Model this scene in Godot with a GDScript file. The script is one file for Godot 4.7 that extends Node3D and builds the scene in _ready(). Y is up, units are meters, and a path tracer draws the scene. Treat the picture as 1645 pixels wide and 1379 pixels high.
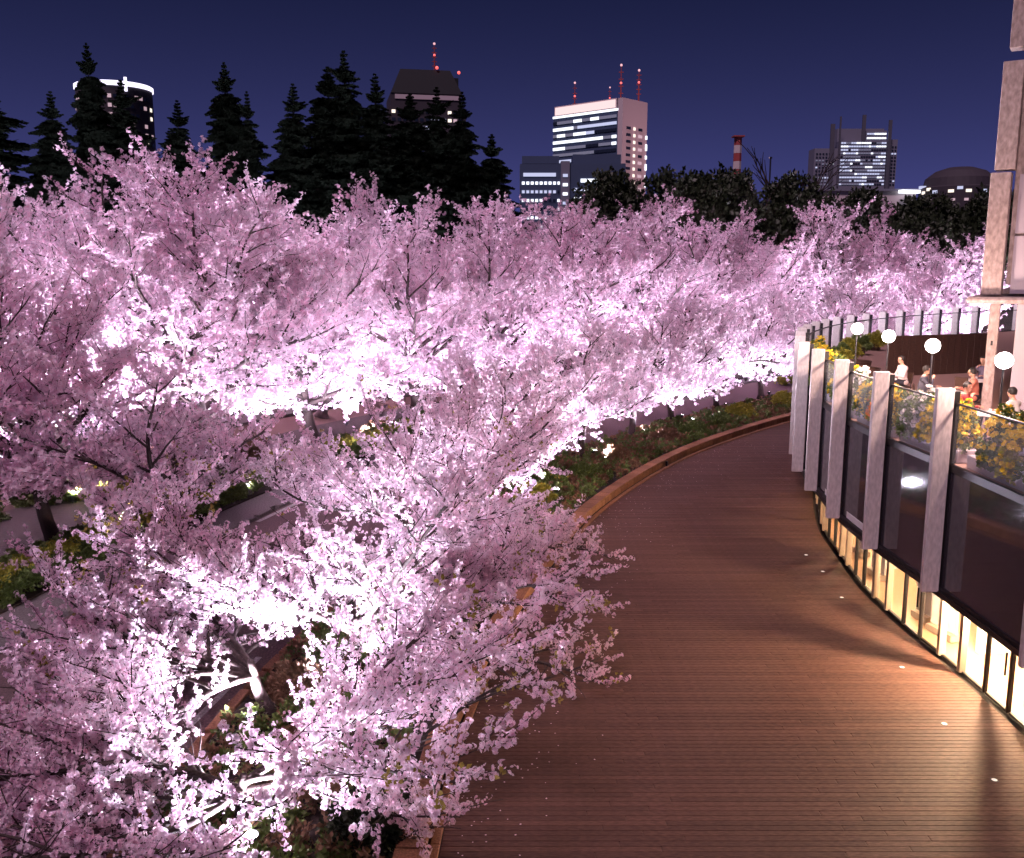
extends Node3D

# ---------------------------------------------------------------- helpers
var rng := RandomNumberGenerator.new()
var used := {}
var M := {}
var unit_box: BoxMesh

class MB:
	var v := PackedVector3Array()
	var n := PackedVector3Array()
	var c := PackedColorArray()
	func tri(a: Vector3, b: Vector3, d: Vector3, col := Color.WHITE) -> void:
		v.append(a); v.append(b); v.append(d)
		c.append(col); c.append(col); c.append(col)
	func tri3(a: Vector3, b: Vector3, d: Vector3, ca: Color, cb: Color) -> void:
		v.append(a); v.append(b); v.append(d)
		c.append(ca); c.append(cb); c.append(cb)
	func quad(a: Vector3, b: Vector3, d: Vector3, e: Vector3, col := Color.WHITE) -> void:
		tri(a, b, d, col); tri(a, d, e, col)
	func quad_out(a: Vector3, b: Vector3, d: Vector3, e: Vector3, mid: Vector3, col := Color.WHITE) -> void:
		var nn := (b - a).cross(d - a)
		if nn.dot((a + d) * 0.5 - mid) > 0.0:
			quad(a, e, d, b, col)
		else:
			quad(a, b, d, e, col)
	func box(center: Vector3, size: Vector3, basis := Basis(), col := Color.WHITE) -> void:
		var h := size * 0.5
		var p := []
		for i in 8:
			p.append(center + basis * Vector3(h.x * (1 if i & 1 else -1), h.y * (1 if i & 2 else -1), h.z * (1 if i & 4 else -1)))
		for f in [[0, 1, 3, 2], [4, 5, 7, 6], [0, 1, 5, 4], [2, 3, 7, 6], [0, 2, 6, 4], [1, 3, 7, 5]]:
			quad_out(p[f[0]], p[f[1]], p[f[2]], p[f[3]], center, col)
	func chamfer(center: Vector3, size: Vector3, ch: float, basis := Basis(), col := Color.WHITE) -> void:
		var h := size * 0.5
		var pt := func(ax: int, s: Vector3) -> Vector3:
			var q := Vector3(h.x - ch, h.y - ch, h.z - ch)
			q[ax] = h[ax]
			return center + basis * (q * s)
		for a in 3:
			var b := (a + 1) % 3
			var d := (a + 2) % 3
			for sa in [-1.0, 1.0]:
				var s := Vector3.ONE
				s[a] = sa
				var q := []
				for k in [[-1.0, -1.0], [1.0, -1.0], [1.0, 1.0], [-1.0, 1.0]]:
					s[b] = k[0]; s[d] = k[1]
					q.append(pt.call(a, s))
				quad_out(q[0], q[1], q[2], q[3], center, col)
				for sb in [-1.0, 1.0]:
					s[b] = sb
					s[d] = 1.0
					var e0: Vector3 = pt.call(a, s)
					var e3: Vector3 = pt.call(b, s)
					s[d] = -1.0
					var e1: Vector3 = pt.call(a, s)
					var e2: Vector3 = pt.call(b, s)
					quad_out(e0, e1, e2, e3, center, col)
		for i in 8:
			var s := Vector3(1 if i & 1 else -1, 1 if i & 2 else -1, 1 if i & 4 else -1)
			var a0: Vector3 = pt.call(0, s)
			var a1: Vector3 = pt.call(1, s)
			var a2: Vector3 = pt.call(2, s)
			if (a1 - a0).cross(a2 - a0).dot(a0 - center) > 0.0:
				tri(a0, a2, a1, col)
			else:
				tri(a0, a1, a2, col)
	func tube(pts: PackedVector3Array, rad: PackedFloat32Array, sides: int, col := Color.WHITE, cap := true) -> void:
		var rings := []
		var side := Vector3.ZERO
		for i in pts.size():
			var d := (pts[mini(i + 1, pts.size() - 1)] - pts[maxi(i - 1, 0)]).normalized()
			if i == 0:
				side = d.cross(Vector3(0.31, 0.2, 0.93)).normalized()
			side = (side - d * side.dot(d)).normalized()
			var up := d.cross(side)
			var ring := []
			for k in sides:
				var a := TAU * k / sides
				ring.append(pts[i] + (side * cos(a) + up * sin(a)) * rad[i])
			rings.append(ring)
		for i in pts.size() - 1:
			for k in sides:
				var k2 := (k + 1) % sides
				quad(rings[i][k], rings[i][k2], rings[i + 1][k2], rings[i + 1][k], col)
		if cap:
			var last := pts.size() - 1
			for k in sides:
				tri(pts[last], rings[last][k], rings[last][(k + 1) % sides], col)
				tri(pts[0], rings[0][(k + 1) % sides], rings[0][k], col)
	func lathe(prof: Array, sides: int, col := Color.WHITE, center := Vector3.ZERO) -> void:
		for i in prof.size() - 1:
			var a: Vector2 = prof[i]
			var b: Vector2 = prof[i + 1]
			for k in sides:
				var t0 := TAU * k / sides
				var t1 := TAU * (k + 1) / sides
				var p0 := center + Vector3(cos(t0) * a.x, a.y, sin(t0) * a.x)
				var p1 := center + Vector3(cos(t1) * a.x, a.y, sin(t1) * a.x)
				var p2 := center + Vector3(cos(t1) * b.x, b.y, sin(t1) * b.x)
				var p3 := center + Vector3(cos(t0) * b.x, b.y, sin(t0) * b.x)
				quad(p0, p1, p2, p3, col)
	func ball(center: Vector3, r: Vector3, seg: int, col := Color.WHITE) -> void:
		for i in seg:
			for k in seg * 2:
				var q := []
				for e in [[i, k], [i, k + 1], [i + 1, k + 1], [i + 1, k]]:
					var th: float = PI * e[0] / seg
					var ph: float = PI * e[1] / seg
					q.append(center + Vector3(sin(th) * cos(ph) * r.x, cos(th) * r.y, sin(th) * sin(ph) * r.z))
				quad(q[0], q[1], q[2], q[3], col)
	func make() -> ArrayMesh:
		var arr := []
		arr.resize(Mesh.ARRAY_MAX)
		arr[Mesh.ARRAY_VERTEX] = v
		arr[Mesh.ARRAY_COLOR] = c
		if n.size() == v.size():
			arr[Mesh.ARRAY_NORMAL] = n
		var m := ArrayMesh.new()
		m.add_surface_from_arrays(Mesh.PRIMITIVE_TRIANGLES, arr)
		return m
	func make_smooth() -> ArrayMesh:
		var st := SurfaceTool.new()
		st.begin(Mesh.PRIMITIVE_TRIANGLES)
		st.set_smooth_group(0)
		for i in v.size():
			st.set_color(c[i])
			st.add_vertex(v[i])
		st.index()
		st.generate_normals()
		return st.commit()


func lin(r: float, g: float, b: float) -> Color:
	return Color(r, g, b).linear_to_srgb()


func mat(name_: String, col: Color, rough := 0.8, extra := {}) -> StandardMaterial3D:
	var m := StandardMaterial3D.new()
	m.resource_name = name_
	m.albedo_color = Color(lin(col.r, col.g, col.b), col.a)
	m.roughness = rough
	for k in extra:
		m.set(k, extra[k])
	M[name_] = m
	return m


func glow(name_: String, col: Color, energy: float) -> StandardMaterial3D:
	return mat(name_, Color(0.3, 0.3, 0.3), 0.5, {"emission_enabled": true, "emission": lin(col.r, col.g, col.b), "emission_energy_multiplier": energy})


func noise_tex(freq: float, lo: Color, hi: Color, octaves := 4, w := 512, h := 512, sd := 1) -> NoiseTexture2D:
	var nz := FastNoiseLite.new()
	nz.seed = sd
	nz.frequency = freq
	nz.noise_type = FastNoiseLite.TYPE_SIMPLEX_SMOOTH
	nz.fractal_octaves = octaves
	var g := Gradient.new()
	g.set_color(0, lo)
	g.set_color(1, hi)
	var t := NoiseTexture2D.new()
	t.width = w
	t.height = h
	t.seamless = true
	t.noise = nz
	t.color_ramp = g
	return t


func textured(m: StandardMaterial3D, tex: Texture2D, scale: Vector3, bump := 0.0) -> void:
	m.albedo_texture = tex
	m.uv1_triplanar = true
	m.uv1_world_triplanar = true
	m.uv1_scale = scale
	if bump > 0.0:
		m.heightmap_enabled = true
		m.heightmap_texture = tex
		m.heightmap_scale = bump


func numbered(called: String) -> String:
	if not used.has(called):
		used[called] = 0
		return called
	used[called] += 1
	return "%s_%03d" % [called, used[called]]


func tag(o: Node, label: String, category: String, group := "", kind := "") -> void:
	if label != "":
		o.set_meta("label", label)
	if category != "":
		o.set_meta("category", category)
	if group != "":
		o.set_meta("group", group)
	if kind != "":
		o.set_meta("kind", kind)


func thing(called: String, label: String, category: String, at := Vector3.ZERO, turn := 0.0, group := "") -> Node3D:
	var o := Node3D.new()
	o.name = numbered(called)
	add_child(o)
	o.position = at
	o.rotation.y = turn
	tag(o, label, category, group)
	return o


func setting(called: String, mesh: Mesh, m: Material, label := "") -> MeshInstance3D:
	var o := MeshInstance3D.new()
	o.name = numbered(called)
	o.mesh = mesh
	o.material_override = m
	add_child(o)
	tag(o, label, "", "", "structure")
	return o


func part(parent: Node, called: String, mesh: Mesh, m: Material, xf := Transform3D()) -> MeshInstance3D:
	var o := MeshInstance3D.new()
	o.name = called
	o.mesh = mesh
	o.material_override = m
	o.transform = xf
	parent.add_child(o, true)
	return o


func bpart(parent: Node, called: String, m: Material, center: Vector3, size: Vector3, turn := 0.0) -> MeshInstance3D:
	return part(parent, called, unit_box, m, Transform3D(Basis(Vector3.UP, turn) * Basis.from_scale(size), center))


func cbox(size: Vector3, ch: float) -> ArrayMesh:
	var mb := MB.new()
	mb.chamfer(Vector3.ZERO, size, ch)
	return mb.make()


func scatter(parent: Node, called: String, mesh: Mesh, m: Material, xfs: Array, cols: Array = []) -> MultiMeshInstance3D:
	var mm := MultiMesh.new()
	mm.transform_format = MultiMesh.TRANSFORM_3D
	mm.use_colors = cols.size() > 0
	mm.mesh = mesh
	mm.instance_count = xfs.size()
	for i in xfs.size():
		mm.set_instance_transform(i, xfs[i])
		if cols.size() > 0:
			mm.set_instance_color(i, cols[i])
	var o := MultiMeshInstance3D.new()
	o.name = called
	o.multimesh = mm
	o.material_override = m
	parent.add_child(o, true)
	o.set_meta("kind", "stuff")
	return o


func rv() -> Vector3:
	while true:
		var q := Vector3(rng.randf_range(-1, 1), rng.randf_range(-1, 1), rng.randf_range(-1, 1))
		if q.length() < 1.0 and q.length() > 0.05:
			return q.normalized()
	return Vector3.UP


func facing(d: Vector3, roll: float, scale: float, at: Vector3) -> Transform3D:
	# a frame whose +y points along d
	var y := d.normalized()
	var x := y.cross(Vector3(0.12, 0.9, 0.41)).normalized()
	var z := x.cross(y)
	return Transform3D((Basis(y, roll) * Basis(x, y, z)).scaled(Vector3.ONE * scale), at)


# plan curves: points (x, z), Catmull-Rom, sampled evenly by arc length
func plan_curve(ctrl: Array) -> Dictionary:
	var raw := PackedVector2Array()
	for i in ctrl.size() - 1:
		var p0: Vector2 = ctrl[maxi(i - 1, 0)]
		var p1: Vector2 = ctrl[i]
		var p2: Vector2 = ctrl[i + 1]
		var p3: Vector2 = ctrl[mini(i + 2, ctrl.size() - 1)]
		for k in 20:
			raw.append(_cat(p0, p1, p2, p3, k / 20.0))
	raw.append(ctrl[-1])
	var len_ := PackedFloat32Array([0.0])
	for i in range(1, raw.size()):
		len_.append(len_[-1] + raw[i].distance_to(raw[i - 1]))
	return {"p": raw, "s": len_, "total": len_[-1]}


func _cat(p0: Vector2, p1: Vector2, p2: Vector2, p3: Vector2, t: float) -> Vector2:
	return 0.5 * (2.0 * p1 + (p2 - p0) * t + (2.0 * p0 - 5.0 * p1 + 4.0 * p2 - p3) * t * t + (3.0 * p1 - p0 - 3.0 * p2 + p3) * t * t * t)


func on_curve(cv: Dictionary, s: float) -> Vector2:
	var arr: PackedFloat32Array = cv.s
	var pts: PackedVector2Array = cv.p
	s = clampf(s, 0.0, cv.total - 0.001)
	var i := clampi(arr.bsearch(s, false) - 1, 0, arr.size() - 2)
	return pts[i].lerp(pts[i + 1], (s - arr[i]) / maxf(arr[i + 1] - arr[i], 1e-6))


func heading(cv: Dictionary, s: float) -> Vector2:
	return (on_curve(cv, s + 0.4) - on_curve(cv, s - 0.4)).normalized()


func off(cv: Dictionary, s: float, d: float) -> Vector2:   # d metres to the left of the curve
	var h := heading(cv, s)
	return on_curve(cv, s) + Vector2(h.y, -h.x) * d


func off3(cv: Dictionary, s: float, d: float, y: float) -> Vector3:
	var q := off(cv, s, d)
	return Vector3(q.x, y, q.y)


func s_at_z(cv: Dictionary, z: float) -> float:
	var pts: PackedVector2Array = cv.p
	for i in pts.size() - 1:
		if pts[i].y >= z and pts[i + 1].y < z:
			return lerpf(cv.s[i], cv.s[i + 1], (z - pts[i].y) / (pts[i + 1].y - pts[i].y))
	return 0.0


func x_at_z(cv: Dictionary, z: float) -> float:
	return on_curve(cv, s_at_z(cv, z)).x


func ribbon(cv: Dictionary, s0: float, s1: float, d0: float, d1: float, y0: float, y1: float, step := 0.8) -> ArrayMesh:
	var mb := MB.new()
	var n := maxi(1, int(ceil((s1 - s0) / step)))
	for i in n:
		var a := lerpf(s0, s1, float(i) / n)
		var b := lerpf(s0, s1, float(i + 1) / n)
		var q := [off3(cv, a, d0, y1), off3(cv, a, d1, y1), off3(cv, b, d1, y1), off3(cv, b, d0, y1)]
		var dn := Vector3(0, y0 - y1, 0)
		var mid: Vector3 = (q[0] + q[2]) * 0.5 + dn * 0.5
		mb.quad_out(q[0], q[1], q[2], q[3], mid)
		if y0 < y1:
			mb.quad_out(q[0] + dn, q[1] + dn, q[2] + dn, q[3] + dn, mid)
			mb.quad_out(q[0], q[3], q[3] + dn, q[0] + dn, mid)
			mb.quad_out(q[1], q[2], q[2] + dn, q[1] + dn, mid)
			if i == 0:
				mb.quad_out(q[0], q[1], q[1] + dn, q[0] + dn, mid)
			if i == n - 1:
				mb.quad_out(q[2], q[3], q[3] + dn, q[2] + dn, mid)
	return mb.make()


# ---------------------------------------------------------------- plants
func flower(mb: MB, c: Vector3, nrm: Vector3, r: float, petals: int, tint: Color, core: Color) -> void:
	var x := nrm.cross(rv()).normalized()
	var z := nrm.cross(x)
	var half := PI / petals * 0.82
	var lift := nrm * r * rng.randf_range(0.15, 0.5)
	for k in petals:
		var a := TAU * k / petals + rng.randf_range(-0.12, 0.12)
		var rr := r * rng.randf_range(0.88, 1.12)
		mb.tri3(c, c + lift + (x * cos(a - half) + z * sin(a - half)) * rr, c + lift + (x * cos(a + half) + z * sin(a + half)) * rr, core, tint)


func spray_mesh(length: float, clusters: int, per: int, r: float, petals: int, spread: float) -> ArrayMesh:
	var mb := MB.new()
	var bend := Vector3(rng.randf_range(-0.12, 0.12), 0, rng.randf_range(-0.12, 0.12))
	var pts := PackedVector3Array()
	for i in 4:
		var t := i / 3.0
		pts.append(Vector3(0, length * t, 0) + bend * t * t * length)
	mb.tube(pts, PackedFloat32Array([0.008, 0.006, 0.005, 0.003]), 3, Color(0.07, 0.04, 0.04), false)
	var hub := []
	hub.resize(mb.v.size() / 3)
	hub.fill(Vector3.ZERO)
	var first := hub.size()
	for k in clusters:
		var t := (k + 0.6) / clusters
		var o := Vector3(0, length * t, 0) + bend * t * t * length + rv() * spread * rng.randf_range(0.3, 1.0) * (1.15 - 0.5 * t)
		var puff := rng.randf_range(0.75, 1.2)
		for j in per:
			var d := rv()
			var shade := rng.randf_range(0.0, 1.0)
			var tint := Color(0.89, 0.745, 0.86).lerp(Color(0.93, 0.88, 0.935), shade)
			flower(mb, o + d * spread * 0.45 * puff * rng.randf_range(0.7, 1.2), (d + rv() * 0.3).normalized(), r * rng.randf_range(0.6, 1.25), petals, tint, Color(0.80, 0.52, 0.62))
			for m in petals:
				hub.append(o)
	var soft := PackedVector3Array()
	for i in range(0, mb.v.size(), 3):
		var f := (mb.v[i + 1] - mb.v[i]).cross(mb.v[i + 2] - mb.v[i]).normalized()
		var c: Vector3 = hub[i / 3] if i / 3 < hub.size() else Vector3.ZERO
		var o := (mb.v[i] - c).normalized() if i >= first * 3 else f
		if f.dot(o) < 0.0:
			f = -f
		else:
			# wind it so that its front is the side that faces out of the puff
			var w := mb.v[i + 1]
			mb.v[i + 1] = mb.v[i + 2]
			mb.v[i + 2] = w
		for j in 3:
			soft.append((f * 0.45 + o * 0.55).normalized())
	mb.n = soft
	return mb.make()


func leaf_clump(count: int, size: float, radius: float, long := 1.7) -> ArrayMesh:
	var mb := MB.new()
	for k in count:
		var d := rv()
		var c := d * radius * pow(rng.randf(), 0.45)
		var x := (d + rv() * 0.8).normalized() * size * long * 0.5
		var y := x.cross(rv()).normalized() * size * 0.5
		var col := Color(1, 1, 1) * rng.randf_range(0.75, 1.2)
		mb.tri(c - x, c + y, c + x, col)
		mb.tri(c - x, c + x, c - y, col)
	return mb.make()


func grow(p: Vector3, d: Vector3, L: float, up0: float, up1: float, wob: float, step := 0.4) -> PackedVector3Array:
	var pts := PackedVector3Array([p])
	var n := maxi(2, int(round(L / step)))
	for i in n:
		var t := float(i) / n
		d = (d + rv() * wob + Vector3(0, lerpf(up0, up1, t), 0)).normalized()
		p += d * L / n
		pts.append(p)
	return pts


# one cherry tree grown to crown radius R and height H: trunk, its limbs (each with its own boughs), the blossom sprays on them
func grow_cherry(sd: int, R: float, H: float, limbs: int, sub_gap: float, spray_gap: float, sprays: Array, size: float, flat: float, leafy: float, bearings := [], lay := 0.3, fork_at := 0.0, lean := Vector3.ZERO) -> Node3D:
	rng.seed = sd
	var root := Node3D.new()
	var fork := 0.10 * H + (1.5 if H > 9.0 else 0.9)
	if fork_at > 0.0:
		fork = fork_at
	var lead := H * 0.30 if H > 9.0 else H * 0.12
	var paths := []   # [points, r0, r1, limb index, level]
	var trunk := grow(Vector3.ZERO, Vector3(rng.randf_range(-0.12, 0.12), 1, rng.randf_range(-0.12, 0.12)).normalized().lerp((lean + Vector3.UP).normalized(), 1.0 if lean.length() > 0.0 else 0.0), fork, 0.0, 0.0, 0.06, 0.35)
	paths.append([trunk, 0.028 * H * 0.75 + 0.05, 0.02 * H * 0.75 + 0.03, -1, 0])
	var top: Vector3 = trunk[-1]
	var leader := grow(top, Vector3(rng.randf_range(-0.3, 0.3), 1, rng.randf_range(-0.3, 0.3)).normalized(), lead, 0.0, 0.0, 0.08, 0.35)
	paths.append([leader, 0.02 * H * 0.75 + 0.03, 0.012 * H * 0.75 + 0.02, -1, 0])
	var turn0 := rng.randf() * TAU
	for i in limbs:
		var az := turn0 + 2.4 * i + rng.randf_range(-0.3, 0.3)
		var rise := float(i) / (limbs - 1)
		if bearings.size() > 0:
			az = bearings[i % bearings.size()]
			rise = fmod(i * 0.618, 1.0) * 0.8
		var el := lerpf(0.3, 1.15, pow(rise, 1.3)) * flat + rng.randf_range(-0.1, 0.1)
		var d := Vector3(cos(az) * cos(el), sin(el), sin(az) * cos(el))
		var L := R * rng.randf_range(0.92, 1.2)
		var lp := grow(leader[int(rise * (leader.size() - 1))], d, L, -0.015, 0.02, 0.17)
		var r1 := (0.008 * H + 0.03) * rng.randf_range(0.9, 1.2)
		paths.append([lp, r1, r1 * 0.25, i, 1])
		var side := 1.0
		var run := L * 0.16
		while run < L * 0.97:
			var t := run / L
			var idx := clampi(int(t * (lp.size() - 1)), 0, lp.size() - 2)
			var bd: Vector3 = (lp[idx + 1] - lp[idx]).normalized()
			var across := bd.cross(Vector3.UP).normalized()
			var d2 := (bd * rng.randf_range(0.5, 0.9) + across * side * rng.randf_range(0.5, 1.0) + Vector3(0, rng.randf_range(-0.15, 0.6), 0)).normalized()
			var L2 := L * (0.62 - 0.4 * t) * rng.randf_range(0.7, 1.15)
			var bp := grow(lp[idx].lerp(lp[idx + 1], rng.randf()), d2, L2, 0.0, 0.035, 0.15)
			var r2 := r1 * (0.62 - 0.35 * t)
			paths.append([bp, r2, r2 * 0.3, i, 2])
			var run3 := L2 * 0.2
			var side3 := side
			while run3 < L2:
				var j := clampi(int(run3 / L2 * (bp.size() - 1)), 0, bp.size() - 2)
				var bd3: Vector3 = (bp[j + 1] - bp[j]).normalized()
				var d3 := (bd3 * 0.7 + bd3.cross(Vector3.UP).normalized() * side3 * rng.randf_range(0.4, 1.0) + Vector3(0, rng.randf_range(-0.35, 0.7), 0)).normalized()
				var L3 := clampf(L2 * 0.45 * rng.randf_range(0.6, 1.2), 0.4, 1.5)
				paths.append([grow(bp[j], d3, L3, 0.0, 0.05, 0.16, 0.3), r2 * 0.4, 0.007, i, 3])
				side3 = -side3
				run3 += sub_gap * rng.randf_range(0.8, 1.25)
			side = -side
			run += sub_gap * rng.randf_range(0.8, 1.25)
	# fit to the wanted crown
	var wide := 0.0
	var high := 0.0
	for q in paths:
		var e: Vector3 = q[0][-1]
		wide = maxf(wide, Vector2(e.x, e.z).length())
		high = maxf(high, e.y)
	var k := Vector3((R - 0.35) / wide, (H - 0.35) / high, (R - 0.35) / wide)
	var kt := Vector3(1, k.y, 1)
	var wood := []
	for i in limbs + 1:
		wood.append(MB.new())
	var places := []
	var tints := []
	for v_ in sprays.size():
		places.append([]); tints.append([])
	var leaf_at := []
	var gaps := FastNoiseLite.new()
	gaps.seed = sd
	gaps.frequency = 0.42
	gaps.fractal_octaves = 2
	var tip_dirs := 0
	for q in paths:
		var pts: PackedVector3Array = q[0]
		var out := PackedVector3Array()
		var rad := PackedFloat32Array()
		for i in pts.size():
			var blend := clampf((pts[i].y - fork * 0.4) / (fork * 0.6), 0.0, 1.0)
			out.append(pts[i] * kt.lerp(k, blend))
			rad.append(lerpf(q[1], q[2], float(i) / (pts.size() - 1)))
		if q[4] == 0:
			if out[0].y < 0.1:
				rad[0] *= 1.5
		wood[q[3] + 1].tube(out, rad, 8 if q[4] == 0 else (6 if q[4] == 1 else (4 if q[4] == 2 else 3)))
		if q[4] == 0:
			continue
		var total := 0.0
		for i in out.size() - 1:
			total += out[i].distance_to(out[i + 1])
		var run: float = total * [0.0, 0.5, 0.22, 0.1][q[4]]
		while run <= total + 0.01:
			var f: float = run / total * (out.size() - 1)
			var j := clampi(int(f), 0, out.size() - 2)
			var p: Vector3 = out[j].lerp(out[j + 1], f - j)
			var bd: Vector3 = (out[j + 1] - out[j]).normalized()
			if gaps.get_noise_3dv(p) < -0.22 and rng.randf() < 0.85:
				run += spray_gap * 0.8
				continue
			var is_tip: bool = run > total - spray_gap
			var d := (bd * (1.2 if is_tip else 0.6) + rv() * (0.35 if is_tip else 0.85) + Vector3(0, lay, 0)).normalized()
			var v_ := rng.randi() % sprays.size()
			places[v_].append(facing(d, rng.randf() * TAU, size * rng.randf_range(0.6, 1.35) * (1.15 if is_tip else 1.0), p))
			var warm := rng.randf()
			tints[v_].append(Color(1, 1, 1).lerp(Color(1.0, 0.85, 0.91), warm * warm))
			if leafy > 0.0 and is_tip and Vector2(p.x, p.z).length() > R * 0.55 and rng.randf() < leafy:
				for m in 3:
					leaf_at.append(facing(rv() + d, rng.randf() * TAU, rng.randf_range(0.7, 1.3), p + d * size * rng.randf_range(0.1, 0.6) + rv() * 0.12))
			run += spray_gap * rng.randf_range(0.75, 1.25)
	part(root, "trunk", wood[0].make_smooth(), M.bark)
	for i in limbs:
		part(root, "limb", wood[i + 1].make_smooth(), M.bark)
	for v_ in sprays.size():
		scatter(root, "blossoms", sprays[v_], M.blossom, places[v_], tints[v_])
	if leaf_at.size() > 0:
		scatter(root, "young_leaves", M.leaf_small, M.young_leaf, leaf_at)
	return root


var ORD := ["first", "second", "third", "fourth", "fifth", "sixth", "seventh", "eighth", "ninth", "tenth", "eleventh", "twelfth", "thirteenth", "fourteenth", "fifteenth", "sixteenth", "seventeenth", "eighteenth", "nineteenth", "twentieth"]


func put_tree(proto: Node3D, called: String, at: Vector3, turn: float, scale: Vector3, label: String, category: String, group: String) -> Node3D:
	var o: Node3D = proto if proto.get_parent() == null else proto.duplicate()
	o.name = numbered(called)
	if o.get_parent() == null:
		add_child(o)
	o.position = at
	o.rotation.y = turn
	o.scale = scale
	tag(o, label, category, group)
	return o


# a ground floodlight: stake plate, yoke, housing, glowing lens, and its light just in front of the lens
var flood_parts := {}
func flood(at: Vector3, aim: Vector3, energy: float, col: Color, label: String, big := 1.0, angle := 58.0) -> void:
	var o := thing("flood_lamp", label, "floodlight", at, 0.0, "floodlights under the cherry trees")
	if flood_parts.is_empty():
		var b := MB.new()
		b.lathe([Vector2(0.0, 0.0), Vector2(0.13, 0.0), Vector2(0.13, 0.02), Vector2(0.03, 0.03), Vector2(0.03, 0.12), Vector2(0.0, 0.12)], 12)
		flood_parts.base = b.make()
		var h := MB.new()
		h.lathe([Vector2(0.0, -0.12), Vector2(0.07, -0.12), Vector2(0.10, -0.04), Vector2(0.14, 0.06), Vector2(0.15, 0.10), Vector2(0.135, 0.10), Vector2(0.13, 0.07)], 16)
		flood_parts.housing = h.make()
		var l := MB.new()
		l.lathe([Vector2(0.132, 0.075), Vector2(0.09, 0.092), Vector2(0.0, 0.10)], 16)
		flood_parts.lens = l.make()
		var y := MB.new()
		y.box(Vector3(0.16, -0.05, 0), Vector3(0.012, 0.2, 0.03)); y.box(Vector3(-0.16, -0.05, 0), Vector3(0.012, 0.2, 0.03)); y.box(Vector3(0, -0.145, 0), Vector3(0.332, 0.012, 0.03))
		flood_parts.yoke = y.make()
	o.scale = Vector3.ONE * 0.85
	part(o, "base", flood_parts.base, M.lamp_metal)
	part(o, "yoke", flood_parts.yoke, M.lamp_metal, Transform3D(Basis(), Vector3(0, 0.27, 0)))
	var fr := facing(aim, 0.0, 1.0, Vector3(0, 0.25, 0))
	part(o, "housing", flood_parts.housing, M.lamp_metal, fr)
	part(o, "lens", flood_parts.lens, M.flood_glow, fr)
	var sp := SpotLight3D.new()
	sp.name = "beam"
	sp.light_color = col
	sp.light_energy = energy
	sp.light_size = 0.1 * big
	sp.spot_angle = angle
	sp.spot_angle_attenuation = 0.7
	sp.spot_range = 40.0
	sp.spot_attenuation = 2.0
	sp.shadow_enabled = true
	o.add_child(sp)
	var f := aim.normalized()
	sp.transform = Transform3D(Basis.looking_at(f, Vector3(0.13, 0.2, 0.97)), Vector3(0, 0.25, 0) + f * 0.22)


func shrub(proto_mesh: Mesh, m: Material, called: String, label: String, at: Vector3, r: Vector3, count: int, scale: float, group := "", box := false) -> Node3D:
	var o := thing(called, label, "shrub" if called != "hedge" else "hedge", at, 0.0, group)
	var xf := []
	for i in count:
		var d := rv()
		d.y = absf(d.y)
		var p := Vector3(d.x * r.x, d.y * r.y, d.z * r.z) * pow(rng.randf(), 0.3)
		xf.append(facing(d + Vector3(0, 0.3, 0), rng.randf() * TAU, scale * rng.randf_range(0.7, 1.3), p))
	scatter(o, "foliage", proto_mesh, m, xf)
	var st := MB.new()
	for i in 4:
		var d := rv() * 0.5
		d.y = 1.0
		st.tube(PackedVector3Array([Vector3.ZERO, d.normalized() * r.y * 0.75]), PackedFloat32Array([0.03, 0.01]), 5)
	part(o, "stem", st.make(), M.bark)
	return o


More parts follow.
